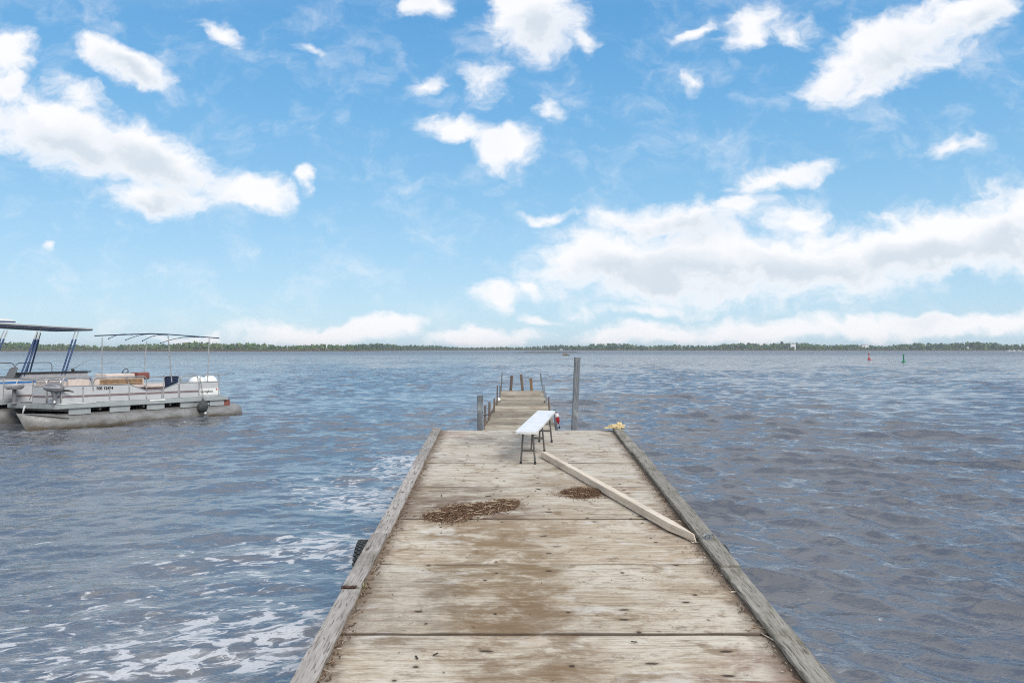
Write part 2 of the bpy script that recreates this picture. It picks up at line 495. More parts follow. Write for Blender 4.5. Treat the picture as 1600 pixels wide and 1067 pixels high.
def water_mat():
    m, t, p, out = new_mat("lake_water")
    pos = t.n('ShaderNodeNewGeometry').outputs['Position']
    sp = t.n('ShaderNodeSeparateXYZ', None, Vector=pos)
    X, Y = sp.outputs[0], sp.outputs[1]
    flat = t.n('ShaderNodeCombineXYZ', None, X=X, Y=Y, Z=0.0).outputs[0]
    t.set(p.inputs['Base Color'], t.mix(t.step(t.noise(flat, 0.5, 4.0, 0.6), 0.35, 0.65), (0.078, 0.086, 0.102), (0.100, 0.106, 0.120)))
    p.inputs['Roughness'].default_value = 0.045
    p.inputs['IOR'].default_value = 1.95
    p.inputs['Specular Tint'].default_value = (1.0, 1.0, 1.0, 1.0)
    # ripples too small for the mesh
    shelter = t.m('MULTIPLY', t.step(X, -1.0, 1.0, 1, 0), t.step(Y, 12.0, 20.0, 1, 0))
    def ridge(vec, sx, sy, rot, det, dist):
        n_ = t.noise(t.mapv(vec, rot=(0, 0, rot), scl=(sx, sy, 1), kind='TEXTURE'), 1.0, det, 0.55, dist)
        return t.m('SUBTRACT', 1.0, t.m('MULTIPLY', t.m('ABSOLUTE', t.m('SUBTRACT', n_, 0.5)), 2.0))
    r1a = ridge(flat, 0.40, 0.16, R(-30), 4.0, 0.3)
    r1b = ridge(flat, 0.28, 0.12, R(12), 3.0, 0.2)
    r1 = t.m('ADD', t.m('MULTIPLY', r1a, 0.6), t.m('MULTIPLY', r1b, 0.4))
    r2 = ridge(flat, 1.6, 0.75, R(-24), 4.0, 0.3)
    # foam floating beside the dock and round the boats
    dl = t.m('SUBTRACT', -1.27, X)
    cov = t.m('MULTIPLY', t.step(dl, 0.0, 3.6, 1.30, 0.46), t.step(dl, 3.5, 10.0, 1, 0))
    cov = t.m('MULTIPLY', cov, t.m('MULTIPLY', t.step(Y, 12.0, 22.0, 1, 0), t.step(dl, -0.3, 0.0)))
    patch = t.noise(t.mapv(flat, scl=(0.35, 0.5, 1)), 1.0, 3.0, 0.5)
    cov = t.m('MULTIPLY', cov, t.step(patch, 0.3, 0.65, 0.35, 1.12))
    dr = t.m('SUBTRACT', X, 1.80)
    covr = t.m('MULTIPLY', t.step(dr, 0.1, 1.8, 0.50, 0.0), t.m('MULTIPLY', t.step(dr, -0.2, 0.05), t.step(Y, 7.0, 12.0, 1, 0.55)))
    cov = t.m('MAXIMUM', cov, covr)
    bx = t.mapv(flat, loc=(-10.4, 20.4, 0), rot=(0, 0, R(57)), scl=(5.0, 1.9, 1), kind='TEXTURE')
    boatf = t.n('ShaderNodeTexGradient', dict(gradient_type='SPHERICAL'), Vector=bx).outputs['Fac']
    cov = t.m('MAXIMUM', cov, t.m('MULTIPLY', t.step(boatf, 0.0, 0.5), 0.52))
    fn = t.noise(t.mapv(flat, rot=(0, 0, R(14)), scl=(0.22, 0.11, 1), kind='TEXTURE'), 1.0, 5.0, 0.60, 1.0)
    lace = t.noise(t.mapv(flat, rot=(0, 0, R(14)), scl=(0.14, 0.07, 1), kind='TEXTURE'), 1.0, 4.0, 0.6, 0.6)
    fn = t.m('ADD', fn, t.m('MULTIPLY', t.m('SUBTRACT', lace, 0.5), 0.22))
    thr = t.step(cov, 0.0, 1.1, 0.80, 0.492, 'LINEAR')
    foam = t.step(t.m('SUBTRACT', fn, thr), 0.0, 0.04, 0.0, 0.76)
    film = t.m('MULTIPLY', t.step(t.m('SUBTRACT', fn, thr), -0.10, 0.01), 0.38)
    foam = t.m('MAXIMUM', foam, t.m('MULTIPLY', film, t.step(t.noise(t.mapv(flat, rot=(0, 0, R(16)), scl=(0.5, 0.06, 1), kind='TEXTURE'), 1.0, 4.0, 0.65), 0.42, 0.62)))
    foam = t.m('MULTIPLY', foam, t.step(t.noise(flat, 40.0, 3.0, 0.6), 0.25, 0.55, 0.70, 1.0))
    far = t.n('ShaderNodeVectorMath', dict(operation='LENGTH'), i0=flat).outputs['Value']
    r3 = ridge(flat, 3.2, 5.5, R(-8), 4.0, 0.3)
    r4 = ridge(flat, 10.0, 26.0, R(-4), 5.0, 0.3)
    hgt = t.m('ADD', t.m('MULTIPLY', r1, t.step(shelter, 0, 1, 0.016, 0.010)), t.m('MULTIPLY', r2, t.step(far, 25, 110, 0.0, 0.26)))
    hgt = t.m('ADD', hgt, t.m('MULTIPLY', r3, t.step(far, 45, 220, 0.0, 1.5)))
    hgt = t.m('ADD', hgt, t.m('MULTIPLY', r4, t.step(far, 120, 420, 0.0, 7.0)))
    b = t.n('ShaderNodeBump', None, Height=hgt, Strength=1.0, Distance=1.0)
    t.set(p.inputs['Normal'], b.outputs[0])
    t.set(p.inputs['Roughness'], t.step(far, 50, 450, 0.05, 0.34))
    fo = t.n('ShaderNodeBsdfPrincipled', None, Base_Color=(0.60, 0.61, 0.63, 1), Roughness=0.8)
    fb = t.n('ShaderNodeBump', None, Height=t.m('MULTIPLY', foam, 0.01), Strength=0.6, Distance=1.0)
    t.set(fo.inputs['Normal'], fb.outputs[0])
    mx = t.n('ShaderNodeMixShader', None, i0=foam, i1=p.outputs[0], i2=fo.outputs[0])
    t.set(out.inputs['Surface'], mx.outputs[0])
    return m


def tinted(name, rough=0.9, transl=0.0):
    m, t, p, _ = new_mat(name)
    a = t.n('ShaderNodeVertexColor', dict(layer_name="tint"))
    t.set(p.inputs['Base Color'], a.outputs[0])
    p.inputs['Roughness'].default_value = rough
    p.inputs['Specular IOR Level'].default_value = 0.2
    return m


def hull_mat():
    """dented grey pontoon aluminium with a brown waterline stain"""
    m, t, p, _ = new_mat("pontoon_aluminium")
    co = t.n('ShaderNodeTexCoord').outputs['Object']
    z = t.n('ShaderNodeSeparateXYZ', None, Vector=co).outputs[2]
    n1 = t.noise(t.mapv(co, scl=(1, 1, 3)), 2.2, 6.0, 0.65, 0.3)
    c = t.mix(t.step(n1, 0.3, 0.7), (0.185, 0.18, 0.17), (0.30, 0.30, 0.295))
    zz = t.m('ADD', z, t.m('MULTIPLY', t.m('SUBTRACT', n1, 0.5), 0.28))
    c = t.mix(t.step(zz, 0.02, 0.17, 0.85, 0.0), c, (0.13, 0.10, 0.06))
    t.set(p.inputs['Base Color'], c)
    p.inputs['Metallic'].default_value = 0.3
    t.set(p.inputs['Roughness'], t.step(n1, 0.3, 0.7, 0.55, 0.36))
    b = t.n('ShaderNodeBump', None, Height=t.noise(co, 2.6, 3.0, 0.5), Strength=0.6, Distance=0.06)
    t.set(p.inputs['Normal'], b.outputs[0])
    return m


M = dict(
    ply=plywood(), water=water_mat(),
    kerb=wood("weathered_kerb_board", (0.40, 0.375, 0.35), (0.27, 0.245, 0.22), (0.085, 0.07, 0.06), 1, 1.0, 0.75, (0.13, 0.115, 0.085), 0.45, 0.9, knots=.85),
    kerb_green=wood("mossy_kerb_board", (0.345, 0.325, 0.285), (0.215, 0.20, 0.165), (0.07, 0.06, 0.045), 1, 1.0, 0.75, (0.10, 0.095, 0.06), 0.65, 0.9, knots=.5),
    plank=wood("grey_brown_plank", (0.40, 0.36, 0.29), (0.27, 0.235, 0.175), (0.11, 0.085, 0.06), 0, 0.8, 0.8, (0.17, 0.11, 0.07), 0.8, 0.5, vary=.34, knots=.5),
    beam=wood("dark_wet_beam", (0.16, 0.14, 0.115), (0.10, 0.085, 0.07), (0.04, 0.035, 0.03), 1, 0.7, 0.5),
    post=wood("slate_grey_post", (0.215, 0.235, 0.255), (0.12, 0.135, 0.15), (0.05, 0.055, 0.06), 2, 1.6, 0.7, (0.34, 0.37, 0.38), 0.75, 0.8),
    brown_post=wood("brown_post", (0.20, 0.155, 0.13), (0.11, 0.085, 0.075), (0.05, 0.04, 0.035), 2, 0.9, 0.6, (0.28, 0.14, 0.06), 0.4, 0.6),
    orange_post=wood("orange_brown_post", (0.30, 0.19, 0.10), (0.17, 0.11, 0.065), (0.06, 0.045, 0.03), 2, 0.9, 0.6, None, 0, 0.6),
    stake=wood("pale_lumber", (0.64, 0.565, 0.47), (0.53, 0.45, 0.355), (0.30, 0.22, 0.15), 0, 0.55, 0.35, (0.36, 0.31, 0.26), 0.6, 0.4, 0.75, knots=.55),
    bench=simple("white_moulded_plastic", (0.68, 0.70, 0.72), 0.42, 0, 0.06, 5, 0.15, (0.42, 0.41, 0.38), 0.5),
    legs=simple("grey_steel_tube", (0.13, 0.13, 0.125), 0.42, 0.4, 0.2, 20, 0, (0.2, 0.13, 0.08), 0.4),
    black=simple("black_plastic", (0.018, 0.018, 0.02), 0.5, 0, 0.2),
    rubber_and_shade=simple("old_rubber_and_hull_shade", (0.045, 0.052, 0.055), 0.75, 0, 0.3, 12, 0.4, (0.16, 0.16, 0.15), 0.5),
    alu=simple("dull_aluminium", (0.265, 0.26, 0.25), 0.48, 0.3, 0.15, 4, 0.1, (0.19, 0.16, 0.12), 0.7),
    tube=simple("railing_aluminium", (0.42, 0.42, 0.42), 0.35, 0.6, 0.15, 6, 0, (0.25, 0.24, 0.22), 0.4),
    trim=simple("deck_edge_aluminium", (0.42, 0.45, 0.45), 0.45, 0.35, 0.08, 3, 0, (0.33, 0.36, 0.35), 0.4),
    panel=simple("white_painted_panel", (0.50, 0.515, 0.525), 0.45, 0, 0.05, 3, 0.0, (0.50, 0.51, 0.50), 0.4),
    stripe=simple("plum_stripe", (0.20, 0.15, 0.155), 0.5, 0, 0.15, 6),
    cream=simple("cream_vinyl", (0.64, 0.54, 0.48), 0.55, 0, 0.08, 6, 0.1, (0.45, 0.38, 0.32), 0.4),
    brown=simple("brown_cushion", (0.27, 0.16, 0.085), 0.6, 0, 0.3, 5, 0.1, (0.36, 0.27, 0.16), 0.6),
    maroon=simple("maroon_cushion", (0.20, 0.065, 0.05), 0.55, 0, 0.2, 6),
    decking=simple("marine_carpet", (0.14, 0.145, 0.15), 0.95, 0, 0.2, 30),
    white=simple("white_gelcoat", (0.78, 0.80, 0.78), 0.35, 0, 0.04, 4),
    blue=simple("blue_paint", (0.028, 0.065, 0.165), 0.4, 0, 0.2, 6),
    bluestripe=simple("bright_blue_stripe", (0.03, 0.16, 0.42), 0.4, 0, 0.1, 6),
    navy=simple("dark_blue_sleeve", (0.02, 0.035, 0.08), 0.6, 0, 0.2, 6),
    motor=simple("grey_motor_cowl", (0.155, 0.16, 0.175), 0.38, 0, 0.12, 8),
    motor_light=simple("silver_decal", (0.36, 0.37, 0.40), 0.4, 0.1, 0.1, 8),
    seatgrey=simple("grey_vinyl", (0.14, 0.145, 0.155), 0.55, 0, 0.15, 10, 0.1),
    seatlight=simple("pale_grey_vinyl", (0.36, 0.36, 0.38), 0.5, 0, 0.1, 10),
    canopy=simple("blue_grey_canopy", (0.11, 0.125, 0.19), 0.5, 0, 0.15, 4),
    hull=hull_mat(),
    ink=simple("black_lettering", (0.02, 0.02, 0.022), 0.5, 0, 0.1),
    red=simple("red_paint", (0.42, 0.022, 0.028), 0.45, 0, 0.15, 5, 0, (0.30, 0.05, 0.04), 0.3),
    green=simple("green_paint", (0.015, 0.20, 0.10), 0.45, 0, 0.15, 5),
    yellow=simple("yellow_foam", (0.66, 0.53, 0.29), 0.9, 0, 0.22, 26, 1.0, (0.80, 0.68, 0.42), 0.6),
    rust=simple("rusty_iron", (0.085, 0.045, 0.03), 0.85, 0.1, 0.4, 22, 0.6),
    rope=simple("grey_rope", (0.22, 0.21, 0.20), 0.9, 0, 0.2, 60, 0.5),
    soil=simple("lakeside_soil", (0.16, 0.125, 0.085), 0.95, 0, 0.35, 2, 0.6, (0.10, 0.11, 0.05), 0.7),
    marsh=simple("marsh_ground", (0.13, 0.115, 0.06), 0.95, 0, 0.3, .05, 0, (0.07, 0.09, 0.03), 0.7),
    reed=tinted("dry_reed"), leaf=tinted("far_foliage"), straw=tinted("reed_debris"),
    wallw=simple("white_siding", (0.74, 0.75, 0.76), 0.7, 0, 0.03, 1),
    roofg=simple("pale_grey_roof", (0.42, 0.43, 0.45), 0.7, 0, 0.1, 1),
    glass=simple("dark_window", (0.03, 0.035, 0.04), 0.15, 0, 0.1, 1),
)

# ------------------------------------------------------------------ layout functions (metres; x right, y out over the lake, z above the water)
def deck_z(y): return -0.007 + 0.0679 * y          # the ramped plywood dock
def narrow_z(y): return 0.634 + 0.0143 * y         # the narrow plank dock
def left_x(y): return -1.10 - 0.0095 * (y - 4.05)  # inner edges of the kerb boards
def right_x(y): return 1.645 + 0.004 * (y - 4.05)
def nl_x(y): return -0.474 + 0.0188 * (y - 11.96)  # edges of the narrow dock
def nr_x(y): return 0.735 + 0.0188 * (y - 12.2)
END = 11.98

# ------------------------------------------------------------------ the lake
def build_lake():
    th = np.concatenate([np.linspace(-math.pi, R(-48), 40)[:-1], np.linspace(R(-48), R(48), 880), np.linspace(R(48), math.pi, 40)[1:-1]])
    rs = [0.4]
    while rs[-1] < 3000:
        r = rs[-1]
        rs.append(r + (0.30 if r < 2.5 else max(0.026, r * (0.0042 if r < 200 else 0.010 if r < 500 else 0.04))))
    rs = np.array(rs)
    dr = np.gradient(rs)
    nr, nt = len(rs), len(th)
    Rg, Tg = np.meshgrid(rs, th, indexing='ij')
    px = (Rg * np.sin(Tg)).ravel()
    py = (Rg * np.cos(Tg)).ravel()
    cell = np.maximum(dr[:, None], 0.002 * rs[:, None]).repeat(nt, 1).ravel()
    behind = np.clip((py - 1.0) / 2.5, 0.15, 1)
    # how far a point lies in the lee of dock and boats
    lee = 1 / (1 + np.exp((px + 0.2) * 2.2)) * 1 / (1 + np.exp((py - 17) * 0.45))
    left = 1 / (1 + np.exp((px + 1.2) * 0.9)) * 1 / (1 + np.exp((py - 30) * 0.15))
    Z = np.zeros_like(px)
    DX = np.zeros_like(px)
    DY = np.zeros_like(px)
    # wind gusts make uneven patches of chop
    gust = np.zeros_like(px)
    for _ in range(9):
        kk = 2 * math.pi / rng.uniform(6, 40)
        a = rng.uniform(0, 2 * math.pi)
        gust += np.cos(kk * (px * math.cos(a) + py * math.sin(a)) + rng.uniform(0, 6.3))
    gust = np.clip(1 + 0.15 * gust, 0.62, 1.22)
    waves = []
    for i in range(140):
        lam = 0.17 * (3.8 / 0.17) ** rng.uniform(0, 1)
        if lam < 0.5:
            slope = 0.047
        elif lam < 1.3:
            slope = 0.053
        else:
            slope = 0.018
        waves.append((lam, slope * rng.uniform(0.6, 1.35), rng.normal(0, 0.27 if lam > 0.6 else 0.45), rng.uniform(0, 6.3), i % 3))
    for lam, slope, spread, ph, side in waves:
        base = math.atan2(-0.86, 0.32) if side == 0 else math.atan2(-0.86, -0.46)
        a = base + spread
        k = 2 * math.pi / lam
        amp = slope / k
        att = np.clip((lam / cell - 1.8) / 1.5, 0, 1) * behind
        mixw = (0.14 + 1.1 * left) if side == 0 else (1 - 0.75 * left)
        calm = 1 - lee * (0.62 if lam < 0.9 else 0.38)
        att = att * mixw * calm * gust
        sel = att > 1e-3
        p = k * (px[sel] * math.cos(a) + py[sel] * math.sin(a)) + ph
        A = amp * att[sel]
        Z[sel] += A * np.cos(p)
        q = 0.72 * A * np.sin(p)
        DX[sel] -= q * math.cos(a)
        DY[sel] -= q * math.sin(a)
    co = np.stack([px + DX, py + DY, np.clip(Z, -0.25, 0.26)], 1)
    idx = np.arange(nr * nt).reshape(nr, nt)
    nxt = np.roll(idx, -1, 1)
    q = np.stack([idx[:-1], idx[1:], nxt[1:], nxt[:-1]], -1)
    q = q[:, :, ::-1].reshape(-1, 4)
    return mesh_from_arrays("lake", co, q[:, ::-1], M['water'])

tag(build_lake(), kind='structure')

# the bank the dock starts from, under and behind the viewer
def build_bank():
    n, m_ = 40, 24
    xs = np.linspace(-30, 30, n)
    ys = np.linspace(-30, 2.6, m_)
    co = np.array([(x, y + 0.35 * math.sin(x * .7), -0.45 + 0.42 * max(0, (2.4 - y)) ** 0.75 * 0.6 + 0.05 * math.sin(x * 1.9 + y)) for y in ys for x in xs])
    for p in co:
        if abs(p[0]) < 2.2:
            p[2] = min(p[2], deck_z(p[1]) - 0.12) if p[1] > 0.9 else p[2]
    idx = np.arange(n * m_).reshape(m_, n)
    q = np.stack([idx[:-1, :-1], idx[:-1, 1:], idx[1:, 1:], idx[1:, :-1]], -1).reshape(-1, 4)
    return mesh_from_arrays("lakeside_bank", co, q, M['soil'])
tag(build_bank(), kind='structure')

# ------------------------------------------------------------------ far shore
def shore_d(px):
    """distance of the far shoreline along the view column px"""
    if px < 545: return 900 + 40 * math.sin(px * .013)
    if px < 760: return 900 + (px - 545) / 215 * 750
    if px < 920: return 1650 - (px - 760) / 160 * 300
    return 1350 - min(1, (px - 920) / 400) * 170 + 25 * math.sin(px * .011)

def build_far_land():
    cols = np.linspace(-900, 2500, 200)
    depth = [-6, 0, 8, 60, 200, 500, 1200]
    hgt = [-0.6, 0.25, 0.5, 1.0, 2.0, 5.0, 8.0]
    co = []
    for c in cols:
        d0 = shore_d(min(max(c, 0), 1600))
        for dd, hh in zip(depth, hgt):
            y = d0 + dd
            co.append(((c - 800) / F * y, y, hh + (0 if dd < 10 else .8 * math.sin(c * .02 + dd))))
    co = np.array(co)
    k = len(depth)
    idx = np.arange(len(cols) * k).reshape(len(cols), k)
    q = np.stack([idx[:-1, :-1], idx[1:, :-1], idx[1:, 1:], idx[:-1, 1:]], -1).reshape(-1, 4)
    return mesh_from_arrays("far_shore", co, q, M['marsh'])
tag(build_far_land(), kind='structure')

def far_tree(mb, x, y, z, h, wd, conifer, col):
    mb.col = tuple(c * .45 for c in (0.12, 0.09, 0.07))
    mb.add([(x - .25, y, z), (x + .25, y, z), (x, y + .3, z), (x, y, z + h * .7)], [(0, 1, 3), (1, 2, 3), (2, 0, 3)])
    n = 34 if not conifer else 22
    for i in range(n):
        if conifer:
            t = random.random() ** .7
            rad = wd * .32 * (1.02 - t)
            a = random.uniform(0, 6.283)
            c = Vector((x + rad * math.cos(a), y + rad * math.sin(a), z + h * (.12 + .88 * t)))
            s = wd * .26 * (1.15 - t) + .12
        else:
            d = Vector((random.gauss(0, 1), random.gauss(0, 1), random.gauss(0, 1))).normalized() * random.uniform(.45, 1.0)
            c = Vector((x + d.x * wd * .5, y + d.y * wd * .5, z + h * (.56 + .42 * d.z)))
            s = wd * random.uniform(.16, .30)
        ax = Vector((random.gauss(0, 1), random.gauss(0, 1), random.gauss(0, .6))).normalized()
        a1 = ax.orthogonal().normalized()
        a2 = ax.cross(a1)
        f = random.uniform(.75, 1.25)
        mb.col = (col[0] * f * 1.08, col[1] * f * 1.2, col[2] * f * 1.05)
        mb.add([c + a1 * s, c + a2 * s * .9, c - a1 * s * .8, c - a2 * s + ax * s * .4], [(0, 1, 2), (0, 2, 3)])

HOUSES = [(1239, 1260, 9.8, 7), (1352, 1250, 7.0, 9), (1512, 1215, 4.2, 4), (877, 1400, 1.0, 4)]   # column, distance, tree height in front, half width
def far_wood(name, label, p0, p1, hmin, hmax, rows, step, cols, con):
    mb = MB()
    px = p0
    while px < p1:
        for rw in range(rows):
            q = px + random.uniform(-.8, .8) * step
            d = shore_d(q) + 14 + rw * 26 + random.uniform(-10, 10)
            swell = .82 + .18 * math.sin(q * .021 + 1.3) + .10 * math.sin(q * .067)
            h = random.uniform(hmin, hmax) * swell * (1 + .07 * rw)
            if rw == 0 and random.random() < .5:
                h *= .55
            for (hp, hd, hl, hw_) in HOUSES:
                if abs(q - hp) < hw_ and d < hd + 12:
                    h = min(h, hl * random.uniform(.75, 1.0))
            con_ = random.random() < con and h > 8
            if con_: h *= 1.08
            base = random.choice(cols)
            far_tree(mb, (q - 800) / F * d, d, .4 + rw * .5, h, h * random.uniform(.55, .85) * (.62 if con_ else 1), con_,
                     (base[0] * .5, base[1] * .6, base[2] * .7) if con_ else base)
        px += step
    o = mb.build(name, M['leaf'])
    tag(o, kind='stuff', label=label, cat="woodland")
    return o

GREENS = [(0.115, 0.165, 0.065), (0.09, 0.14, 0.06), (0.135, 0.17, 0.07), (0.075, 0.115, 0.06), (0.14, 0.15, 0.085)]
COOL = [(0.09, 0.135, 0.08), (0.075, 0.12, 0.075), (0.10, 0.145, 0.08), (0.08, 0.12, 0.085)]
far_wood("far_wood", "tall green wood on the nearer far shore behind the boats", -180, 552, 7.2, 9.0, 4, 5.5, GREENS, .18)
far_wood("far_wood", "thin bluish tree line on the most distant low shore", 540, 930, 6.8, 8.6, 4, 3.6, COOL, .25)
far_wood("far_wood", "long green wood with small houses on the far shore behind the buoys", 925, 1790, 8.6, 10.8, 5, 4.6, GREENS + COOL, .2)

def reed_belt(name, label, p0, p1, step, off, hh, dens=3):
    mb = MB()
    px = p0
    while px < p1:
        for _ in range(dens):
            q = px + random.uniform(0, step)
            d = shore_d(q) + off + random.uniform(-5, 6)
            x = (q - 800) / F * d
            h = random.uniform(.55, 1.15) * hh
            wd = random.uniform(1.5, 3.5)
            f = random.uniform(.75, 1.2)
            mb.col = (0.15 * f, 0.105 * f, 0.062 * f) if random.random() < .7 else (0.14 * f, 0.135 * f, 0.06 * f)
            for k in range(3):
                xx = x + random.uniform(-wd, wd) * .5
                dd = d + random.uniform(-1, 1)
                mb.add([(xx - wd * .4, dd, -.1), (xx + wd * .4, dd + .8, -.1), (xx + wd * .2, dd + .3, h), (xx - wd * .25, dd - .3, h * .9)], [(0, 1, 2, 3)])
        px += step
    o = mb.build(name, M['reed'])
    return tag(o, label, "reeds", kind='stuff')
reed_belt("reed_belt", "brown reed belt along the foot of the far woods", -160, 1760, 1.6, 1.0, 1.6)
reed_belt("reed_belt", "pale green sedge strip between reeds and far woods", -160, 1760, 2.4, 9.0, 2.2, 2)

# low marsh bank out in the lake and the reed tuft in front of it
def marsh_bank():
    mb = MB()
    d = 470.0
    for i in range(220):
        q = random.uniform(806, 905)
        f = random.uniform(.7, 1.2)
        mb.col = (0.12 * f, 0.10 * f, 0.055 * f)
        x = (q - 800) / F * d
        y = d + random.uniform(-4, 4)
        h = random.uniform(.25, .55) * min(1, (q - 800) / 25, (912 - q) / 15)
        mb.add([(x - .9, y, -.15), (x + .9, y + .4, -.15), (x + .5, y, h), (x - .6, y, h * .8)], [(0, 1, 2, 3)])
    return tag(mb.build("marsh_strip", M['reed']), "low thin strip of marsh reeds lying far out in the open lake", "reeds", kind='stuff')
marsh_bank()

def reed_clump():
    root = empty("reed_clump", ((885 - 800) / F * 250, 250, -.05))
    tag(root, "small tan and dark reed clump standing alone in the open water", "reeds")
    a, b = MB(), MB()
    for i in range(90):
        x, y = random.gauss(-.4, .65), random.gauss(0, .5)
        h = random.uniform(.5, 1.25) * math.exp(-((x + .5) / 1.3) ** 2)
        mb = a if x < .25 else b
        f = random.uniform(.7, 1.2)
        mb.col = (0.25 * f, 0.20 * f, 0.13 * f) if mb is a else (0.09 * f, 0.085 * f, 0.06 * f)
        lx = random.uniform(-.25, .25)
        mb.add([(x - .07, y, -.2), (x + .07, y, -.2), (x + lx, y + random.uniform(-.2, .2), h)], [(0, 1, 2)])
    b.col = (0.07, 0.065, 0.05)
    b.lathe([(1.0, -.2), (.95, .1), (.55, .3), (.05, .36)], 10, (.45, 0, 0))
    a.build("dry_reeds", M['reed'], root)
    b.build("dark_tussock", M['reed'], root)
reed_clump()

def far_house(px, py, d, wd, ht, label, wing=False):
    z = H + (HZ - py) / F * d
    root = empty("lake_house", ((px - 800) / F * d, d, z - ht))
    tag(root, label, "house", "houses in the far woods")
    dp = wd * .6
    foot = -(z - ht) + .3
    m1 = MB().box((-wd / 2, -dp / 2, foot), (wd / 2, dp / 2, ht))
    if wing:
        m1.box((wd / 2 + .01, -dp * .3, foot), (wd * 1.05, dp * .3, ht * .8))
    m1.build("wall", M['wallw'], root)
    rm = MB()
    def gable(x0, x1, hw, z0, z1):
        rm.add([(x0, -hw, z0), (x1, -hw, z0), (x1, hw, z0), (x0, hw, z0), (x0, 0, z1), (x1, 0, z1)],
               [(0, 1, 5, 4), (2, 3, 4, 5), (0, 4, 3), (1, 2, 5), (0, 3, 2, 1)])
    gable(-wd / 2 - .4, wd / 2 + .4, dp / 2 + .4, ht, ht + wd * .16)
    if wing:
        gable(wd / 2 + .45, wd * 1.05 + .3, dp * .3 + .3, ht * .8, ht * .8 + wd * .12)
    rm.build("roof", M['roofg'], root)
    for k in range(3):
        x = -wd * .3 + k * wd * .3
        MB().box((x - .5, -dp / 2 - .05, ht * .35), (x + .5, -dp / 2 + .05, ht * .75)).build("window", M['glass'], root)
far_house(1239, 537.2, 1260, 8, 1.9, "long pale house on the ridge above the far wood")
far_house(1350, 538.5, 1250, 7, 2.8, "white house with a side wing among the far trees", True)
far_house(1512, 541.8, 1215, 3.2, 2.0, "small pale boathouse half hidden in the far trees")
far_house(877, 546.0, 1400, 5, 3.0, "lone white cottage at the water under the distant tree line")

def far_boat(px, py, ln, label):
    d = H * F / (py - HZ)
    root = empty("moored_boat", ((px - 800) / F * d, d, -.1), (0, 0, random.uniform(-.5, .5)))
    tag(root, label, "boat", "boats moored by the far reeds")
    n = 7
    rings = []
    for i in range(n):
        t = i / (n - 1)
        wv_ = ln * .18 * (1 - max(0, (t - .5) * 2) ** 2) + .02
        x = (t - .5) * ln
        rings.append([(x, -wv_, .75 + .25 * t), (x, -wv_ * .6, 0), (x, wv_ * .6, 0), (x, wv_, .75 + .25 * t)])
    MB().rings(rings).build("hull", M['white'], root, True)
    MB().box((-ln * .12, -ln * .11, .8), (ln * .12, ln * .11, 1.5)).build("cabin", M['white'], root)
    MB().box((ln * .125, -ln * .10, 1.0), (ln * .14, ln * .10, 1.45)).build("windscreen", M['glass'], root)
far_boat(1577, 548.7, 7, "white motor boat moored at the far reeds, first of the row")
far_boat(1584, 548.8, 5, "white motor boat moored at the far reeds, middle of the row")
far_boat(1592, 548.7, 6, "white motor boat moored at the far reeds, last of the row")

# channel markers
def buoy(px, py, mat, hgt, label, pointed):
    d = H * F / (py - HZ)
    root = empty("channel_buoy", ((px - 800) / F * d, d, 0), (R(2), R(-3), 0))
    tag(root, label, "buoy", "channel markers")
    MB().lathe([(.22, -.45), (.30, -.25), (.31, .12), (.24, .24), (.13, .36)], 20).build("float", mat, root, True)
    top = hgt - .02
    prof = [(.13, .36), (.105, .55), (.10, top - .30)] + ([(.11, top - .28), (.09, top - .12), (.02, top)] if pointed else [(.125, top - .28), (.125, top - .02), (.11, top)])
    MB().lathe(prof, 16).build("spar", mat, root, True)
    MB().lathe([(.114, .74), (.114, .86)], 16).build("reflective_band", M['white' if pointed else 'green'], root, True)
buoy(1358, 562.5, M['red'], 1.55, "red spar buoy with tapered top floating far out", True)
buoy(1412, 566.5, M['green'], 1.42, "green spar buoy with flat top floating far out", False)

# ------------------------------------------------------------------ the ramped dock
dock = empty("plywood_dock", (0.25, 1.2, deck_z(1.2)))
tag(dock, "wide weathered plywood dock rising from the bank, with kerb boards on both sides", "dock")
bpy.context.view_layer.update()
DI = Matrix.Translation(-dock.location)

def at(y, x, up=0.0):
    return (x, y, deck_z(y) + up)

def in_parent(mb, root):
    l = root.location
    mb.v = [(a - l.x, b - l.y, c - l.z) for a, b, c in mb.v]
    return mb

seams = [11.98 - 1.2205 * i for i in range(9)] + [1.2]
for i in range(len(seams) - 1):
    gp = (.006, .006, .006, .007, .009, .009, .009, .009, .009, .009)
    y1, y0 = seams[i] - gp[i], seams[i + 1] + gp[i + 1]
    n = 14
    top, bot = [], []
    lift = random.uniform(-.003, .003)
    mb = MB()
    rings = []
    for k in range(n + 1):
        f = k / n
        xl, xr = left_x((y0 + y1) / 2) - .135, right_x((y0 + y1) / 2) + .15
        x = xl + (xr - xl) * f
        e0, e1 = random.uniform(-.003, .003), random.uniform(-.003, .003)
        l0, l1 = random.uniform(-.0035, .002), random.uniform(-.002, .005)
        rings.append([(x, y0 + e0, deck_z(y0) - .018), (x, y1 + e1, deck_z(y1) - .018),
                      (x, y1 + e1, deck_z(y1) + lift + l1 - .003), (x, y1 + e1 - .006, deck_z(y1) + lift + l1),
                      (x, y0 + e0 + .006, deck_z(y0) + lift + l0), (x, y0 + e0, deck_z(y0) + lift + l0 - .003)])
    mb.rings(rings)
    o = in_parent(mb, dock).build("plywood_sheet", M['ply'], dock)

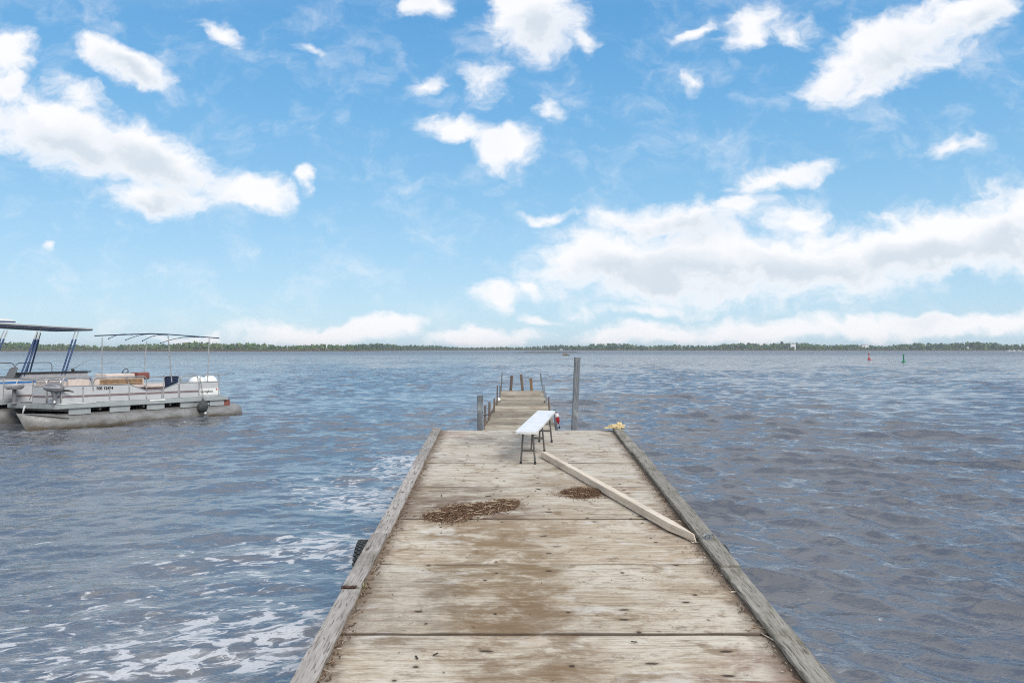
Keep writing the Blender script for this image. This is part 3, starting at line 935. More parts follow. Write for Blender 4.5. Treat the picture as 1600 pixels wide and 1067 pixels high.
# kerb boards (2x6 laid flat), butt-jointed
def kerb(side, ya, yb, dx, dzz, mat, wid, hei):
    mb = MB()
    fx = (lambda y: left_x(y) - wid / 2 - .003) if side < 0 else (lambda y: right_x(y) + wid / 2 + .003)
    p0 = Vector(at(ya + .006, fx(ya) + dx, hei / 2 + dzz + .006))
    p1 = Vector(at(yb - .006, fx(yb) + dx, hei / 2 + dzz + .006))
    mb.beam(p0, p1, wid, hei, (0, 0, 1), max(6, int((yb - ya) / .07)), .0028, .007)
    return in_parent(mb, dock).build("kerb_board", mat, dock, False)

kerb(-1, 1.25, 5.28, .004, .000, M['kerb'], .138, .040)
kerb(-1, 5.30, 6.52, -.006, .004, M['kerb'], .140, .040)
kerb(-1, 6.52, 9.30, .003, .000, M['kerb'], .138, .040)
kerb(-1, 9.30, 11.95, .000, .002, M['kerb'], .138, .040)
kerb(1, 1.25, 5.70, .002, .000, M['kerb_green'], .150, .042)
kerb(1, 5.70, 10.05, .006, .006, M['kerb_green'], .155, .048)
kerb(1, 10.05, 11.97, -.004, .000, M['kerb_green'], .150, .042)

# framing below the sheets
for fx, nm in [(lambda y: left_x(y) - .11, 0), (lambda y: right_x(y) + .125, 1)]:
    mb = MB()
    mb.beam(at(1.25, fx(1.25), -.115), at(11.95, fx(11.95), -.115), .045, .19, (0, 0, 1), 30, .002, .005)
    in_parent(mb, dock).build("side_beam", M['beam'], dock)
for k in range(1, 6):
    x = -1.06 + .48 * k
    mb = MB()
    mb.beam(at(1.25, x, -.10), at(11.93, x, -.10), .04, .155, (0, 0, 1), 4, .001, .004)
    in_parent(mb, dock).build("joist", M['beam'], dock)
mb = MB()
mb.beam((left_x(12) - .13, 11.965, deck_z(11.96) - .115), (right_x(12) + .145, 11.965, deck_z(11.96) - .115), .04, .185, (0, 0, 1), 8, .002, .004)
in_parent(mb, dock).build("end_beam", M['beam'], dock)
for y in (3.4, 6.4, 9.2, 11.6):
    for x in (-1.0, 1.5):
        mb = MB()
        mb.beam((x, y, -1.6), (x, y, deck_z(y) - .02), .11, .11, (0, 1, 0), 6, .003, .01)
        in_parent(mb, dock).build("pile", M['beam'], dock)

# iron bits on the kerb boards
mb = MB()
y = 5.29
zt = deck_z(y) + .052
xl = left_x(y)
mb.beam((xl - .145, y, zt), (xl - .03, y + .006, zt + .004), .035, .006, (0, 0, 1), 4, .002, .001)
mb.tube((xl - .12, y, zt - .03), (xl - .12, y, zt + .012), .010)
mb.tube((xl - .06, y, zt - .03), (xl - .06, y, zt + .012), .010)
in_parent(mb, dock).build("iron_strap", M['rust'], dock)

def cleat(name, x, y, z, ln, mat, parent, rz=0.0):
    mb = MB()
    c, s_ = math.cos(rz), math.sin(rz)
    def P(a, b, h): return (x + a * c - b * s_, y + a * s_ + b * c, z + h)
    mb.path([P(-ln / 2, 0, .035), P(-ln * .3, 0, .045), P(0, 0, .046), P(ln * .3, 0, .045), P(ln / 2, 0, .035)], [.006, .011, .013, .011, .006], 8)
    mb.tube(P(-ln * .16, 0, -.005), P(-ln * .16, 0, .043), .014, .011)
    mb.tube(P(ln * .16, 0, -.005), P(ln * .16, 0, .043), .014, .011)
    mb.box((x - .02, y - .03, z - .004), (x + .02, y + .03, z + .006))
    return in_parent(mb, parent).build(name, mat, parent, True)
cleat("cleat", right_x(6.33) + .075, 6.33, deck_z(6.33) + .058, .14, M['post'], dock, .5)

# ------------------------------------------------------------------ narrow plank dock beyond
pier = empty("plank_pier", (0.25, 16.5, narrow_z(16.5)))
tag(pier, "narrow grey-brown plank pier with short side posts beyond the plywood dock", "pier")
y = END + .02
i = 0
while y < 21.05:
    wd = random.choice([.135, .14, .185, .185, .23])
    y1 = min(y + wd, 21.12)
    jl, jr = random.uniform(-.02, .02), random.uniform(-.02, .02)
    yc = (y + y1) / 2
    lift = random.uniform(-.006, .010)
    mb = MB()
    mb.beam((nl_x(yc) + jl, yc + random.uniform(-.003, .003), narrow_z(yc) + lift - .018), (nr_x(yc) + jr, yc + random.uniform(-.003, .003), narrow_z(yc) + lift - .018 + random.uniform(-.004, .004)),
            y1 - y - .016, .036, (0, 0, 1), 5, .0015, .005)
    in_parent(mb, pier).build("plank", M['plank'], pier)
    y = y1
for fx in (lambda y: nl_x(y) + .06, lambda y: nr_x(y) - .06):
    mb = MB()
    mb.beam((fx(12.1), 12.1, narrow_z(12.1) - .13), (fx(21), 21, narrow_z(21) - .13), .04, .18, (0, 0, 1), 8, .002, .004)
    in_parent(mb, pier).build("stringer", M['beam'], pier)

def post(px, py_b, top_px, top_py, wpx, y, mat, round_=False, name="post"):
    """post standing in the lake bed beside the pier; base pixel at deck level, top pixel"""
    def P(a, b): return Vector(((a - 800) / F * y, y, H - (b - HZ) / F * y))
    b, t = P(px, py_b), P(top_px, top_py)
    d = (t - b).normalized()
    b2 = b - d * ((b.z + 1.3) / max(d.z, .2))
    wd = wpx / F * y
    mb = MB()
    if round_:
        mb.path([b2, b, b.lerp(t, .5), t], [wd * .55, wd * .52, wd * .5, wd * .48], 10)
    else:
        mb.beam(b2, t, wd, wd, (0, 1, 0), 14, wd * .025, wd * .12)
    return mb

for (bx_, by_, tx_, ty_, wpx, yy, mt) in [
        (758.3, 663.5, 758.3, 632.7, 3.2, 12.70, 'brown_post'), (764.5, 655, 764.9, 628, 3.3, 13.55, 'brown_post'),
        (771.8, 645, 772.6, 622, 2.7, 14.75, 'brown_post'), (776.8, 632, 777.2, 602, 2.2, 16.55, 'brown_post'),
        (780.8, 622, 781.6, 602, 2.2, 18.4, 'post'), (783.3, 612, 784.5, 581.7, 1.8, 20.8, 'post'),
        (848.6, 612, 844.3, 582.7, 2.0, 20.5, 'post'), (850.9, 620, 850.0, 602, 1.9, 18.6, 'post'),
        (853.5, 628, 853.0, 613.4, 1.9, 17.0, 'post'), (858.2, 639, 857.0, 620.4, 2.4, 15.2, 'brown_post'),
        (862.3, 645, 860.8, 628.8, 2.4, 14.1, 'post'), (868.3, 659, 866.0, 639, 3.8, 12.9, 'post')]:
    in_parent(post(bx_, by_, tx_, ty_, wpx, yy, None), pier).build("post", M[mt], pier)
for (bx_, by_, tx_, ty_, wpx, mt) in [
        (798.0, 611, 799.8, 586.6, 4.3, 'brown_post'), (816.6, 610.5, 814.0, 584.8, 4.1, 'brown_post'), (830.6, 609.5, 829.3, 590.7, 4.2, 'orange_post')]:
    in_parent(post(bx_, by_, tx_, ty_, wpx, 21.22, None), pier).build("end_post", M[mt], pier)
# cable from the thick post along the first side posts
mb = MB()
def sidep(px, py, y): return ((px - 800) / F * y, y, H - (py - HZ) / F * y)
mb.path([sidep(752, 648, 12.3), sidep(758, 648.5, 12.66), sidep(764, 647.5, 13.5), sidep(771, 640, 14.7)], .012, 6)
in_parent(mb, pier).build("cable", M['black'], pier)
# pale side rail on the left edge
mb = MB()
mb.beam((nl_x(13.4) - .03, 13.4, narrow_z(13.4) - .02), (nl_x(18.2) - .03, 18.2, narrow_z(18.2) - .02), .03, .10, (0, 0, 1), 8, .003, .004)
in_parent(mb, pier).build("edge_board", M['kerb'], pier)
cleat("cleat", nr_x(17) - .06, 17.0, narrow_z(17) + .004, .16, M['black'], pier, 1.57)

# white lamp on the pier edge
lamp = empty("dock_lamp", (nl_x(17.3) + .05, 17.3, narrow_z(17.3) + .006))
tag(lamp, "small white box lamp with dark base on the pier edge", "lamp")
MB().box((-.05, -.05, 0), (.05, .05, .025)).build("base", M['black'], lamp)
mb = MB()
mb.rings([[(-.042, -.042, .026), (.042, -.042, .026), (.042, .042, .026), (-.042, .042, .026)],
          [(-.045, -.045, .07), (.045, -.045, .07), (.045, .045, .07), (-.045, .045, .07)],
          [(-.025, -.025, .10), (.025, -.025, .10), (.025, .025, .10), (-.025, .025, .10)]])
mb.build("housing", M['white'], lamp)

# the two thick mooring posts at the end of the plywood dock
o = post(750.5, 673, 750.3, 617.5, 9.0, 12.12, None, False).build("mooring_post", M['post'])
tag(o, "thick short slate-grey square post beside the pier, cable tied to it", "post")
o = post(897.2, 672, 902.2, 558.5, 9.2, 12.12, None, False).build("mooring_post", M['post'])
tag(o, "tall leaning slate-grey post rising above the dock's outer edge", "post")

# red and white float tied to the pier
fl = empty("mooring_float", ((871 - 800) / F * 12.45, 12.45, narrow_z(12.45) + .02))
tag(fl, "red and white float hanging by a rope from the pier's side post", "float")
ax = Vector((.19, -.05, -.98)).normalized()
P0 = Vector((-.02, 0, .225))
mb = MB()
mb.lathe([(.010, 0), (.022, .02), (.031, .06), (.034, .11), (.027, .16), (.012, .19), (.008, .20)], 14, P0, ax)
mb.build("body", M['red'], fl, True)
mb = MB()
mb.lathe([(.024, .012), (.029, .03), (.0335, .055), (.0350, .075)], 14, P0 + Vector((.004, -.004, 0)), ax)
mb.build("white_cap", M['white'], fl, True)
mb = MB()
mb.path([P0 + ax * .20, P0 + ax * .22 + Vector((.01, 0, 0)), P0 + ax * .25], .006, 6)
mb.path([P0, P0 + Vector((-.03, .1, .03)), P0 + Vector((-.05, .42, -.02))], .006, 6)
mb.build("rope", M['rope'], fl)
mb = MB()
mb.lathe([(.004, -.018), (.016, -.010), (.018, 0), (.016, .010), (.004, .018)], 10, P0 + ax * .262)
mb.build("knot", M['black'], fl, True)

# ------------------------------------------------------------------ tyres hung as fenders
def tyre(x, y, z, label):
    root = empty("tyre_fender", (x, y, z))
    tag(root, label, "tyre", "tyres hung along the dock")
    n, m_ = 40, 12
    R0, tw, th_ = .232, .075, .066
    mb = MB()
    rings = []
    for i in range(n):
        a = 2 * math.pi * i / n
        ring = []
        for j in range(m_):
            b = 2 * math.pi * j / m_
            cx = math.copysign(abs(math.cos(b)) ** .55, math.cos(b)) * tw
            cr = R0 + math.copysign(abs(math.sin(b)) ** .7, math.sin(b)) * th_
            ring.append((cx, math.cos(a) * cr, math.sin(a) * cr))
        rings.append(ring)
    mb.rings(rings, False, True)
    mb.build("carcass", M['rubber_and_shade'], root, True)
    tr = MB()
    for i in range(44):
        a0 = 2 * math.pi * i / 44
        for j in range(5):
            cx = (j - 2) * .030
            a = a0 + (.5 if j % 2 else 0) * 2 * math.pi / 44
            da = .045
            r0, r1 = R0 + th_ - .012, R0 + th_ + .008
            vs = []
            for rr in (r0, r1):
                for (xx, aa) in ((cx - .012, a - da), (cx + .012, a - da * .7), (cx + .012, a + da), (cx - .012, a + da * .7)):
                    vs.append((xx, math.cos(aa) * rr, math.sin(aa) * rr))
            tr.add(vs, [(0, 3, 2, 1), (4, 5, 6, 7), (0, 1, 5, 4), (1, 2, 6, 5), (2, 3, 7, 6), (3, 0, 4, 7)])
    tr.build("tread", M['rubber_and_shade'], root)
    rp = MB()
    s_ = 1 if x < 0 else -1
    rp.path([(s_ * .05, .02, R0 * .55), (s_ * .09, .02, R0 + .10), (s_ * .16, .02, R0 + .13)], .010, 6)
    rp.build("hanging_rope", M['rope'], root)
tyre(left_x(6.6) - .222, 6.62, .088, "dark treaded tyre hung on the dock side facing the pontoon boats")
tyre(right_x(6.6) + .240, 6.62, .045, "dark tyre hung on the dock side near the pointed timber")

# ------------------------------------------------------------------ folding bench
bA, bB = Vector((0.215, 9.51, 0)), Vector((0.508, 10.95, 0))
bd = (bB - bA).normalized()
ang = math.atan2(bd.y, bd.x)
mid_ = (bA + bB) / 2
bench = empty("folding_bench", (mid_.x, mid_.y, deck_z(mid_.y)), (0, -math.atan(.0679 * bd.y), ang))
tag(bench, "white plastic folding bench with dark grey steel legs standing on the dock", "bench")
L2, W2, HT = .90, .14, .462
mb = MB()
def rrect(lx, wy, rad, z, n=5):
    out = []
    for (cx, cy, a0) in ((lx - rad, wy - rad, 0), (-lx + rad, wy - rad, 90), (-lx + rad, -wy + rad, 180), (lx - rad, -wy + rad, 270)):
        for k in range(n):
            a = R(a0 + 90 * k / (n - 1))
            out.append((cx + rad * math.cos(a), cy + rad * math.sin(a), z))
    return out
mb.rings([rrect(L2 - .012, W2 - .012, .02, HT - .040), rrect(L2, W2, .025, HT - .036), rrect(L2, W2, .025, HT - .006), rrect(L2 - .006, W2 - .006, .022, HT)])
mb.build("seat_top", M['bench'], bench, True)
mb = MB()
for s_ in (-1, 1):
    mb.box((-L2 + .08, s_ * .10 - .012, HT - .062), (L2 - .08, s_ * .10 + .012, HT - .0405))
mb.build("under_rail", M['legs'], bench)
for k, xx in enumerate((-.735, .02, .735)):
    for s_ in (-1, 1):
        lg = MB().tube((xx, s_ * .065, HT - .05), (xx + (-.02 if k == 0 else .02), s_ * .096, .012), .0125, .0125, 10).build("leg", M['legs'], bench, True)
        f = MB().tube((xx + (-.019 if k == 0 else .019), s_ * .0945, .034), (xx + (-.02 if k == 0 else .02), s_ * .096, .0), .0155, .017, 10).build("foot", M['black'], lg, True)
    MB().beam((xx, -.085, .175 if k != 1 else .20), (xx, .085, .175 if k != 1 else .20), .012, .03, (0, 0, 1)).build("cross_brace", M['legs'], bench)
for s_ in (-1, 1):
    MB().tube((s_ * .70, 0, HT - .07), (s_ * .42, 0, HT - .065), .007).build("folding_strut", M['legs'], bench)

# ------------------------------------------------------------------ the long pointed timber
tA = Vector(at(9.88, .44, .044))
tB = Vector(at(6.36, 1.60, .057))
td = (tB - tA)
ln = td.length
tx = td.normalized()
ty_ = tx.cross(Vector((0, 0, 1))).normalized()
tz = ty_.cross(tx).normalized()
timber = MB()
hw, hh = .041, .040
rings = []
SEC = [(-1, -.9), (-.9, -1), (.9, -1), (1, -.9), (1, .9), (.9, 1), (-.9, 1), (-1, .9)]
for k in range(31):
    s_ = (ln - .36) * k / 30
    rings.append([(s_, q[0] * hw + random.uniform(-.001, .001), q[1] * hh + random.uniform(-.001, .001)) for q in SEC])
for k in range(1, 7):
    f = k / 6
    s_ = ln - .36 + .36 * f
    rings.append([(s_ - (0.02 * (q[1] + 1) * f), q[0] * hw * (1 - .88 * f) - hw * .80 * f, q[1] * hh * (1 - .30 * f) - .006 * f) for q in SEC])
timber.rings(rings)
mw = Matrix((tx, ty_, tz)).transposed().to_4x4()
mw.translation = tA
o = timber.build("timber_stake", M['stake'], None, False, mw)
tag(o, "long pale square timber with a sharpened end lying across the dock", "timber")

# ------------------------------------------------------------------ reed debris swept into heaps
BR = [(0.15, 0.088, 0.055), (0.10, 0.058, 0.038), (0.18, 0.112, 0.072), (0.06, 0.036, 0.026), (0.25, 0.175, 0.11), (0.13, 0.075, 0.046)]
def stick(mb, c, a, tilt, ln, wd, col):
    d = Vector((math.cos(a) * math.cos(tilt), math.sin(a) * math.cos(tilt), math.sin(tilt)))
    s_ = d.cross(Vector((0, 0, 1))).normalized() * wd
    u_ = s_.cross(d).normalized() * wd
    p, q = c - d * ln / 2, c + d * ln / 2
    mb.col = col
    mb.add([p - s_, p + s_, p + u_, q - s_, q + s_, q + u_], [(0, 1, 4, 3), (1, 2, 5, 4), (2, 0, 3, 5), (0, 2, 1), (3, 4, 5)])

def heap(name, label, spots, n, hmax):
    mb = MB()
    for (x, y, a, b, rot, h) in spots:
        # packed core
        mb.col = (0.085, 0.055, 0.036)
        rings = []
        for r_ in (1.0, .75, .5, .25, .04):
            ring = []
            for k in range(20):
                q = 2 * math.pi * k / 20
                j = random.uniform(.86, 1.1)
                lx, ly = a * .72 * r_ * j * math.cos(q), b * .72 * r_ * j * math.sin(q)
                X_ = x + lx * math.cos(rot) - ly * math.sin(rot)
                Y_ = y + lx * math.sin(rot) + ly * math.cos(rot)
                ring.append((X_, Y_, deck_z(Y_) + .002 + h * (1 - r_ ** 1.7) * .8))
            rings.append(ring)
        mb.rings(rings)
    tot = sum(s[2] * s[3] for s in spots)
    for (x, y, a, b, rot, h) in spots:
        for _ in range(int(n * a * b / tot)):
            r_ = math.sqrt(random.random()) * random.choice([1, 1, 1, 1, 1.15, 1.3, 1.7 if random.random() < .4 else 1])
            q = random.uniform(0, 6.283)
            lx, ly = a * r_ * math.cos(q), b * r_ * math.sin(q)
            X_ = x + lx * math.cos(rot) - ly * math.sin(rot)
            Y_ = y + lx * math.sin(rot) + ly * math.cos(rot)
            z = deck_z(Y_) + .006 + h * max(0, 1 - min(r_, 1) ** 1.7) * random.uniform(.6, 1.1)
            col = random.choice(BR)
            f = random.uniform(.7, 1.25)
            stick(mb, Vector((X_, Y_, z)), random.uniform(0, 6.283), random.uniform(-.9, .9) * (1 - .6 * min(r_, 1)) + random.uniform(-.06, .06),
                  random.choice([.006, .010, .016, .030]) * random.uniform(.6, 1.3), random.uniform(.0015, .0045), tuple(c * f for c in col))
        for _ in range(int(n * .0006)):
            r_ = math.sqrt(random.random())
            q = random.uniform(0, 6.283)
            lx, ly = a * r_ * math.cos(q), b * r_ * math.sin(q)
            X_ = x + lx * math.cos(rot) - ly * math.sin(rot)
            Y_ = y + lx * math.sin(rot) + ly * math.cos(rot)
            stick(mb, Vector((X_, Y_, deck_z(Y_) + .012 + h * max(0, 1 - r_ ** 1.7))), random.uniform(0, 6.28), random.uniform(-.1, .1), random.uniform(.06, .14), .0028, (.45, .36, .25))
    return tag(mb.build(name, M['straw']), label, "debris", kind='stuff')
def ragged(x0, y0, x1, y1, n_, ra, rb, hh_):
    out_ = []
    for k in range(n_):
        t_ = (k + random.random()) / n_
        f = .45 + .55 * math.sin(math.pi * min(1, .15 + t_ * .8))
        out_.append((x0 + (x1 - x0) * t_ + random.gauss(0, .03), y0 + (y1 - y0) * t_ + random.gauss(0, .045), ra * f * random.uniform(.6, 1.2), rb * f * random.uniform(.6, 1.2), random.uniform(-.6, .9), hh_ * f * random.uniform(.6, 1.1)))
    return out_
heap("reed_debris", "larger heap of brown reed litter swept together on the dock", ragged(-.78, 7.18, .02, 7.62, 12, .21, .20, .055), 14000, .05)
heap("reed_debris", "smaller heap of brown reed litter beside the long timber", ragged(.64, 8.06, .98, 8.12, 7, .16, .20, .045), 6000, .04)

def litter():
    mb = MB()
    for _ in range(900):
        yy = random.uniform(3.2, 9.5) if random.random() < .8 else random.uniform(3, 11.8)
        side = random.random() < .5
        d = abs(random.gauss(0, .035)) + .006
        if side and 5.9 < yy < 7.4: d *= 2.0
        xx = (right_x(yy) - d) if side else (left_x(yy) + d)
        f = random.uniform(.7, 1.2)
        col = random.choice(BR) if random.random() < .86 else (.5, .42, .32)
        stick(mb, Vector((xx, yy, deck_z(yy) + .009)), random.gauss(1.57, .6), random.uniform(-.1, .1), random.uniform(.008, .05), random.uniform(.0012, .004), tuple(c * f for c in col))
    for _ in range(230):
        yy = random.uniform(3.3, 11.5)
        xx = random.uniform(left_x(yy) + .1, right_x(yy) - .1)
        stick(mb, Vector((xx, yy, deck_z(yy) + .009)), random.uniform(0, 6.28), random.uniform(-.05, .05), random.uniform(.006, .03), random.uniform(.0015, .0035), random.choice(BR))
    for (px, py, ln_, col) in [(652, 1027, .035, (.05, .04, .03)), (681, 1022, .03, (.045, .035, .03)), (990, 1003, .03, (.05, .045, .03)), (841, 765, .06, (.05, .035, .025)),
                               (1206, 1000, .13, (.6, .52, .42)), (1086, 848, .05, (.62, .55, .45)), (1062, 815, .05, (.55, .42, .3)), (1148, 925, .05, (.6, .52, .4)),
                               (825, 776, .04, (.10, .10, .04)), (690, 775, .04, (.06, .045, .03)), (763, 776, .05, (.05, .04, .03)), (748, 786, .045, (.05, .04, .03))]:
        yy = 2416 / (py - 470)
        xx = (px - 800) / F * yy
        stick(mb, Vector((xx, yy, deck_z(yy) + .010)), 1.9 if ln_ > .1 else random.uniform(0, 3), .02, ln_ * 1.3, .006 if ln_ < .1 else .004, col)
    return tag(mb.build("plant_litter", M['straw']), "scattered bits of reed and bark on the plywood and along the kerbs", "debris", kind='stuff')
litter()

# grass sprig growing at the left kerb
wd_ = empty("grass_tuft", (left_x(5.38) + .005, 5.38, deck_z(5.38)))
tag(wd_, "tiny green grass tuft growing by the kerb board joint", "plant")
for k in range(7):
    a = random.uniform(0, 6.28)
    mb = MB()
    h = random.uniform(.03, .06)
    mb.col = (.16, .19, .06) if k % 2 else (.26, .25, .10)
    d = Vector((math.cos(a), math.sin(a), 0))
    n_ = Vector((-d.y, d.x, 0)) * .003
    mb.add([-n_, n_, d * h * .4 + Vector((0, 0, h * .8)) + n_ * .7, d * h * .4 + Vector((0, 0, h * .8)) - n_ * .7, d * h + Vector((0, 0, h))], [(0, 1, 2, 3), (3, 2, 4)])
    mb.build("blade", M['straw'], wd_)

# lump of yellow foam on the outer corner
yf = empty("yellow_foam", (right_x(11.9) + .05, 11.86, deck_z(11.86) + .052))
tag(yf, "torn lump of yellow foam on the outer end of the kerb board", "foam")
bm = bmesh.new()
bmesh.ops.create_icosphere(bm, subdivisions=4, radius=1)
for vv in bm.verts:
    p_ = vv.co.copy()
    k = 1 + .16 * math.sin(p_.x * 7 + 1) * math.sin(p_.y * 9) + .12 * math.sin(p_.z * 13 + p_.x * 5) + random.uniform(-.035, .035)
    x = p_.x * .125 * k
    zz = max(p_.z, -.45) * .058 * k * (1.15 if p_.x > .1 else .72)
    vv.co = (x, p_.y * .055 * k, zz + .026)
me = bpy.data.meshes.new("lump")
bm.to_mesh(me)
bm.free()
me.materials.append(M['yellow'])
o = bpy.data.objects.new("lump", me)
COL.objects.link(o)
o.parent = yf
mb = MB()
mb.rings([[(-.21, -.035, .002), (-.21, .03, .002), (-.21, .03, .012), (-.21, -.035, .014)],
          [(-.12, -.05, .001), (-.12, .05, .001), (-.12, .05, .022), (-.12, -.05, .028)],
          [(-.02, -.05, .0), (-.02, .05, .0), (-.02, .05, .035), (-.02, -.05, .040)]])
mb.build("torn_flap", M['yellow'], yf)

# ------------------------------------------------------------------ the pontoon boats
TH = R(31)
X1, Y1 = -12.2, 19.2
PIT, ROL = 0.0113, -0.024
def boat_xy(s_, w_): return (X1 + s_ * math.sin(TH) - w_ * math.cos(TH), Y1 + s_ * math.cos(TH) + w_ * math.sin(TH))
def near(px, py, w_=0.0):
    """photo pixel on the boat's fore-and-aft plane w -> (s, local z)"""
    ox, oy = X1 - w_ * math.cos(TH), Y1 + w_ * math.sin(TH)
    uu = (px - 800) / F
    s_ = (uu * oy - ox) / (math.sin(TH) - uu * math.cos(TH))
    Y_ = oy + s_ * math.cos(TH)
    return s_, H - (py - HZ) / F * Y_ + PIT * s_ - ROL * w_

def text_part(txt, size, mat, parent, s_, w_, z, name, shear=0.0, bold=0.0):
    cu = bpy.data.curves.new(name, 'FONT')
    cu.body = txt
    cu.size = size
    cu.shear = shear
    cu.offset = bold
    cu.extrude = 0.002
    tmp = bpy.data.objects.new("tmp_text", cu)
    COL.objects.link(tmp)
    me = bpy.data.meshes.new_from_object(tmp.evaluated_get(bpy.context.evaluated_depsgraph_get()))
    bpy.data.objects.remove(tmp)
    bpy.data.curves.remove(cu)
    me.name = name
    me.materials.clear()
    me.materials.append(mat)
    o = bpy.data.objects.new(name, me)
    COL.objects.link(o)
    o.parent = parent
    o.location = (s_, w_, z)
    o.rotation_euler = (math.pi / 2, 0, 0)
    return o

def pontoon(parent, s0, s1, wc, rad, zc, mat):
    """round tube with a raked wedge bow"""
    rings = []
    n = 24
    for (ss, k) in ((s0, 0.0), (s0 + .12, .16), (s0 + .35, .45), (s0 + .65, .75), (s0 + .95, .93), (s0 + 1.3, 1.0), (s1 - .30, 1.0), (s1 - .10, .97), (s1, .80)):
        ring = []
        bow = ss < s0 + 1.4
        for j in range(n):
            a = 2 * math.pi * j / n
            cw, cz = math.cos(a) * rad, zc + math.sin(a) * rad
            if bow:
                stem = -.12 + (.49 + .12) * (math.sin(a) * .5 + .5)
                z = stem + (cz - stem) * k
                ring.append((ss + max(0, .49 - z) * .50 * (1 - k), wc + cw * max(k, .02) ** .8, z))
            else:
                ring.append((ss, wc + cw * k, zc + math.sin(a) * rad * k))
        rings.append(ring)
    return MB().rings(rings).build("pontoon", mat, parent, True)

boat = empty("pontoon_boat", (X1, Y1, 0), (ROL, PIT, math.pi / 2 - TH))
tag(boat, "white fenced pontoon boat with plum stripe and bare canopy frame", "boat")
ZD0, ZD1 = .545, .675          # deck underside and top
LS, LW = 5.36, 2.60
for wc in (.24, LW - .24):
    pn = pontoon(boat, -.86 if wc < 1 else .05, 5.95, wc, .30, .115, M['hull'] if wc < 1 else M['rubber_and_shade'])  # far pontoon in dark rubber colour, standing in for shade under the deck
    if wc < 1: MB().add([(-.70, wc - .06, .47), (.30, wc - .335, .30), (.30, wc - .28, .265), (-.62, wc - .03, .43)], [(0, 1, 2, 3), (3, 2, 1, 0)]).build("spray_rail", M['alu'], pn)
    sm = MB()
    for ss in (1.9, 3.8):
        rings = [[(ss + q, wc + math.cos(2 * math.pi * j / 20) * .306, .115 + math.sin(2 * math.pi * j / 20) * .306) for j in range(20)] for q in (-.012, .012)]
        sm.rings(rings, False)
    sm.build("weld_seam", M['alu'], pn, True)
MB().box((.02, .02, ZD0 + .01), (LS - .02, LW - .02, ZD1)).build("deck", M['decking'], boat)
mb = MB()
for (a, b) in (((0, 0), (LS, 0)), ((LS, 0), (LS, LW)), ((LS, LW), (0, LW)), ((0, LW), (0, 0))):
    pa, pb = Vector((a[0], a[1], (ZD0 + ZD1) / 2)), Vector((b[0], b[1], (ZD0 + ZD1) / 2))
    mb.beam(pa, pb, .035, ZD1 - ZD0 + .006, (0, 0, 1), 1, 0, .012)
mb.build("deck_trim", M['trim'], boat)
mb = MB()
mb.beam((0, -.018, ZD1 + .004), (1.05, -.018, ZD1 + .004), .03, .016, (0, 0, 1), 1, 0, .004)
sg, _ = near(234, 624)
sh, _ = near(258, 624)
mb.beam((sg, -.02, ZD1 - .02), (sh, -.02, ZD1 - .02), .03, .05, (0, 0, 1), 1, 0, .004)
mb.build("step_plate", M['white'], boat)
# risers between deck and pontoon: pale plates with open gaps
gaps = [(71, 110), (144, 174), (205, 232), (259, 284), (319, 330)]
edges = []
last = 0.55
plates = [(110, 144), (174, 205), (232, 259), (284, 319), (330, 352)]
for (a, b) in plates:
    s0, s1 = near(a, 640)[0], near(b, 640)[0]
    MB().box((s0, .045, .375), (s1, .085, ZD0 + .012)).build("riser_plate", M['trim'], boat)
    MB().box((s0, LW - .085, .375), (s1, LW - .045, ZD0 + .012)).build("riser_plate", M['trim'], boat)
mb = MB()
for k in range(12):
    s_ = .35 + k * .43
    mb.box((s_, .10, .46), (s_ + .05, LW - .10, ZD0 + .008))
mb.build("cross_member", M['alu'], boat)
s0 = near(351, 630)[0]
MB().box((s0, .06, .36), (s0 + .26, .40, ZD0 + .01)).build("stern_bracket", M['maroon'], boat)
MB().box((LS, .5, ZD0 - .02), (LS + .32, 1.9, ZD0 + .03)).build("motor_platform", M['trim'], boat)

# fence: panels between posts on the near side; pixel columns of the posts
ZF0, ZF1 = ZD1 + .012, 1.155    # panel foot and head
zr = 1.33                       # upper rail
def tubes(pts, r=.017, name="rail", mat='tube', par=None):
    return MB().path(pts, r, 8).build(name, M[mat], par or boat, True)
def arc_loop(p0, p1, z0, z1, rad=.10, dirv=None):
    """upside-down U from p0 to p1 with round corners"""
    p0, p1 = Vector((*p0, 0)), Vector((*p1, 0))
    d = (p1 - p0).normalized()
    pts = [p0 + Vector((0, 0, z0)), p0 + Vector((0, 0, z1 - rad))]
    for k in range(1, 5):
        a = math.pi / 2 * k / 4
        pts.append(p0 + d * rad * (1 - math.cos(a)) + Vector((0, 0, z1 - rad + rad * math.sin(a))))
    for k in range(4, -1, -1):
        a = math.pi / 2 * k / 4
        pts.append(p1 - d * rad * (1 - math.cos(a)) + Vector((0, 0, z1 - rad + rad * math.sin(a))))
    pts.append(p1 + Vector((0, 0, z0)))
    return pts

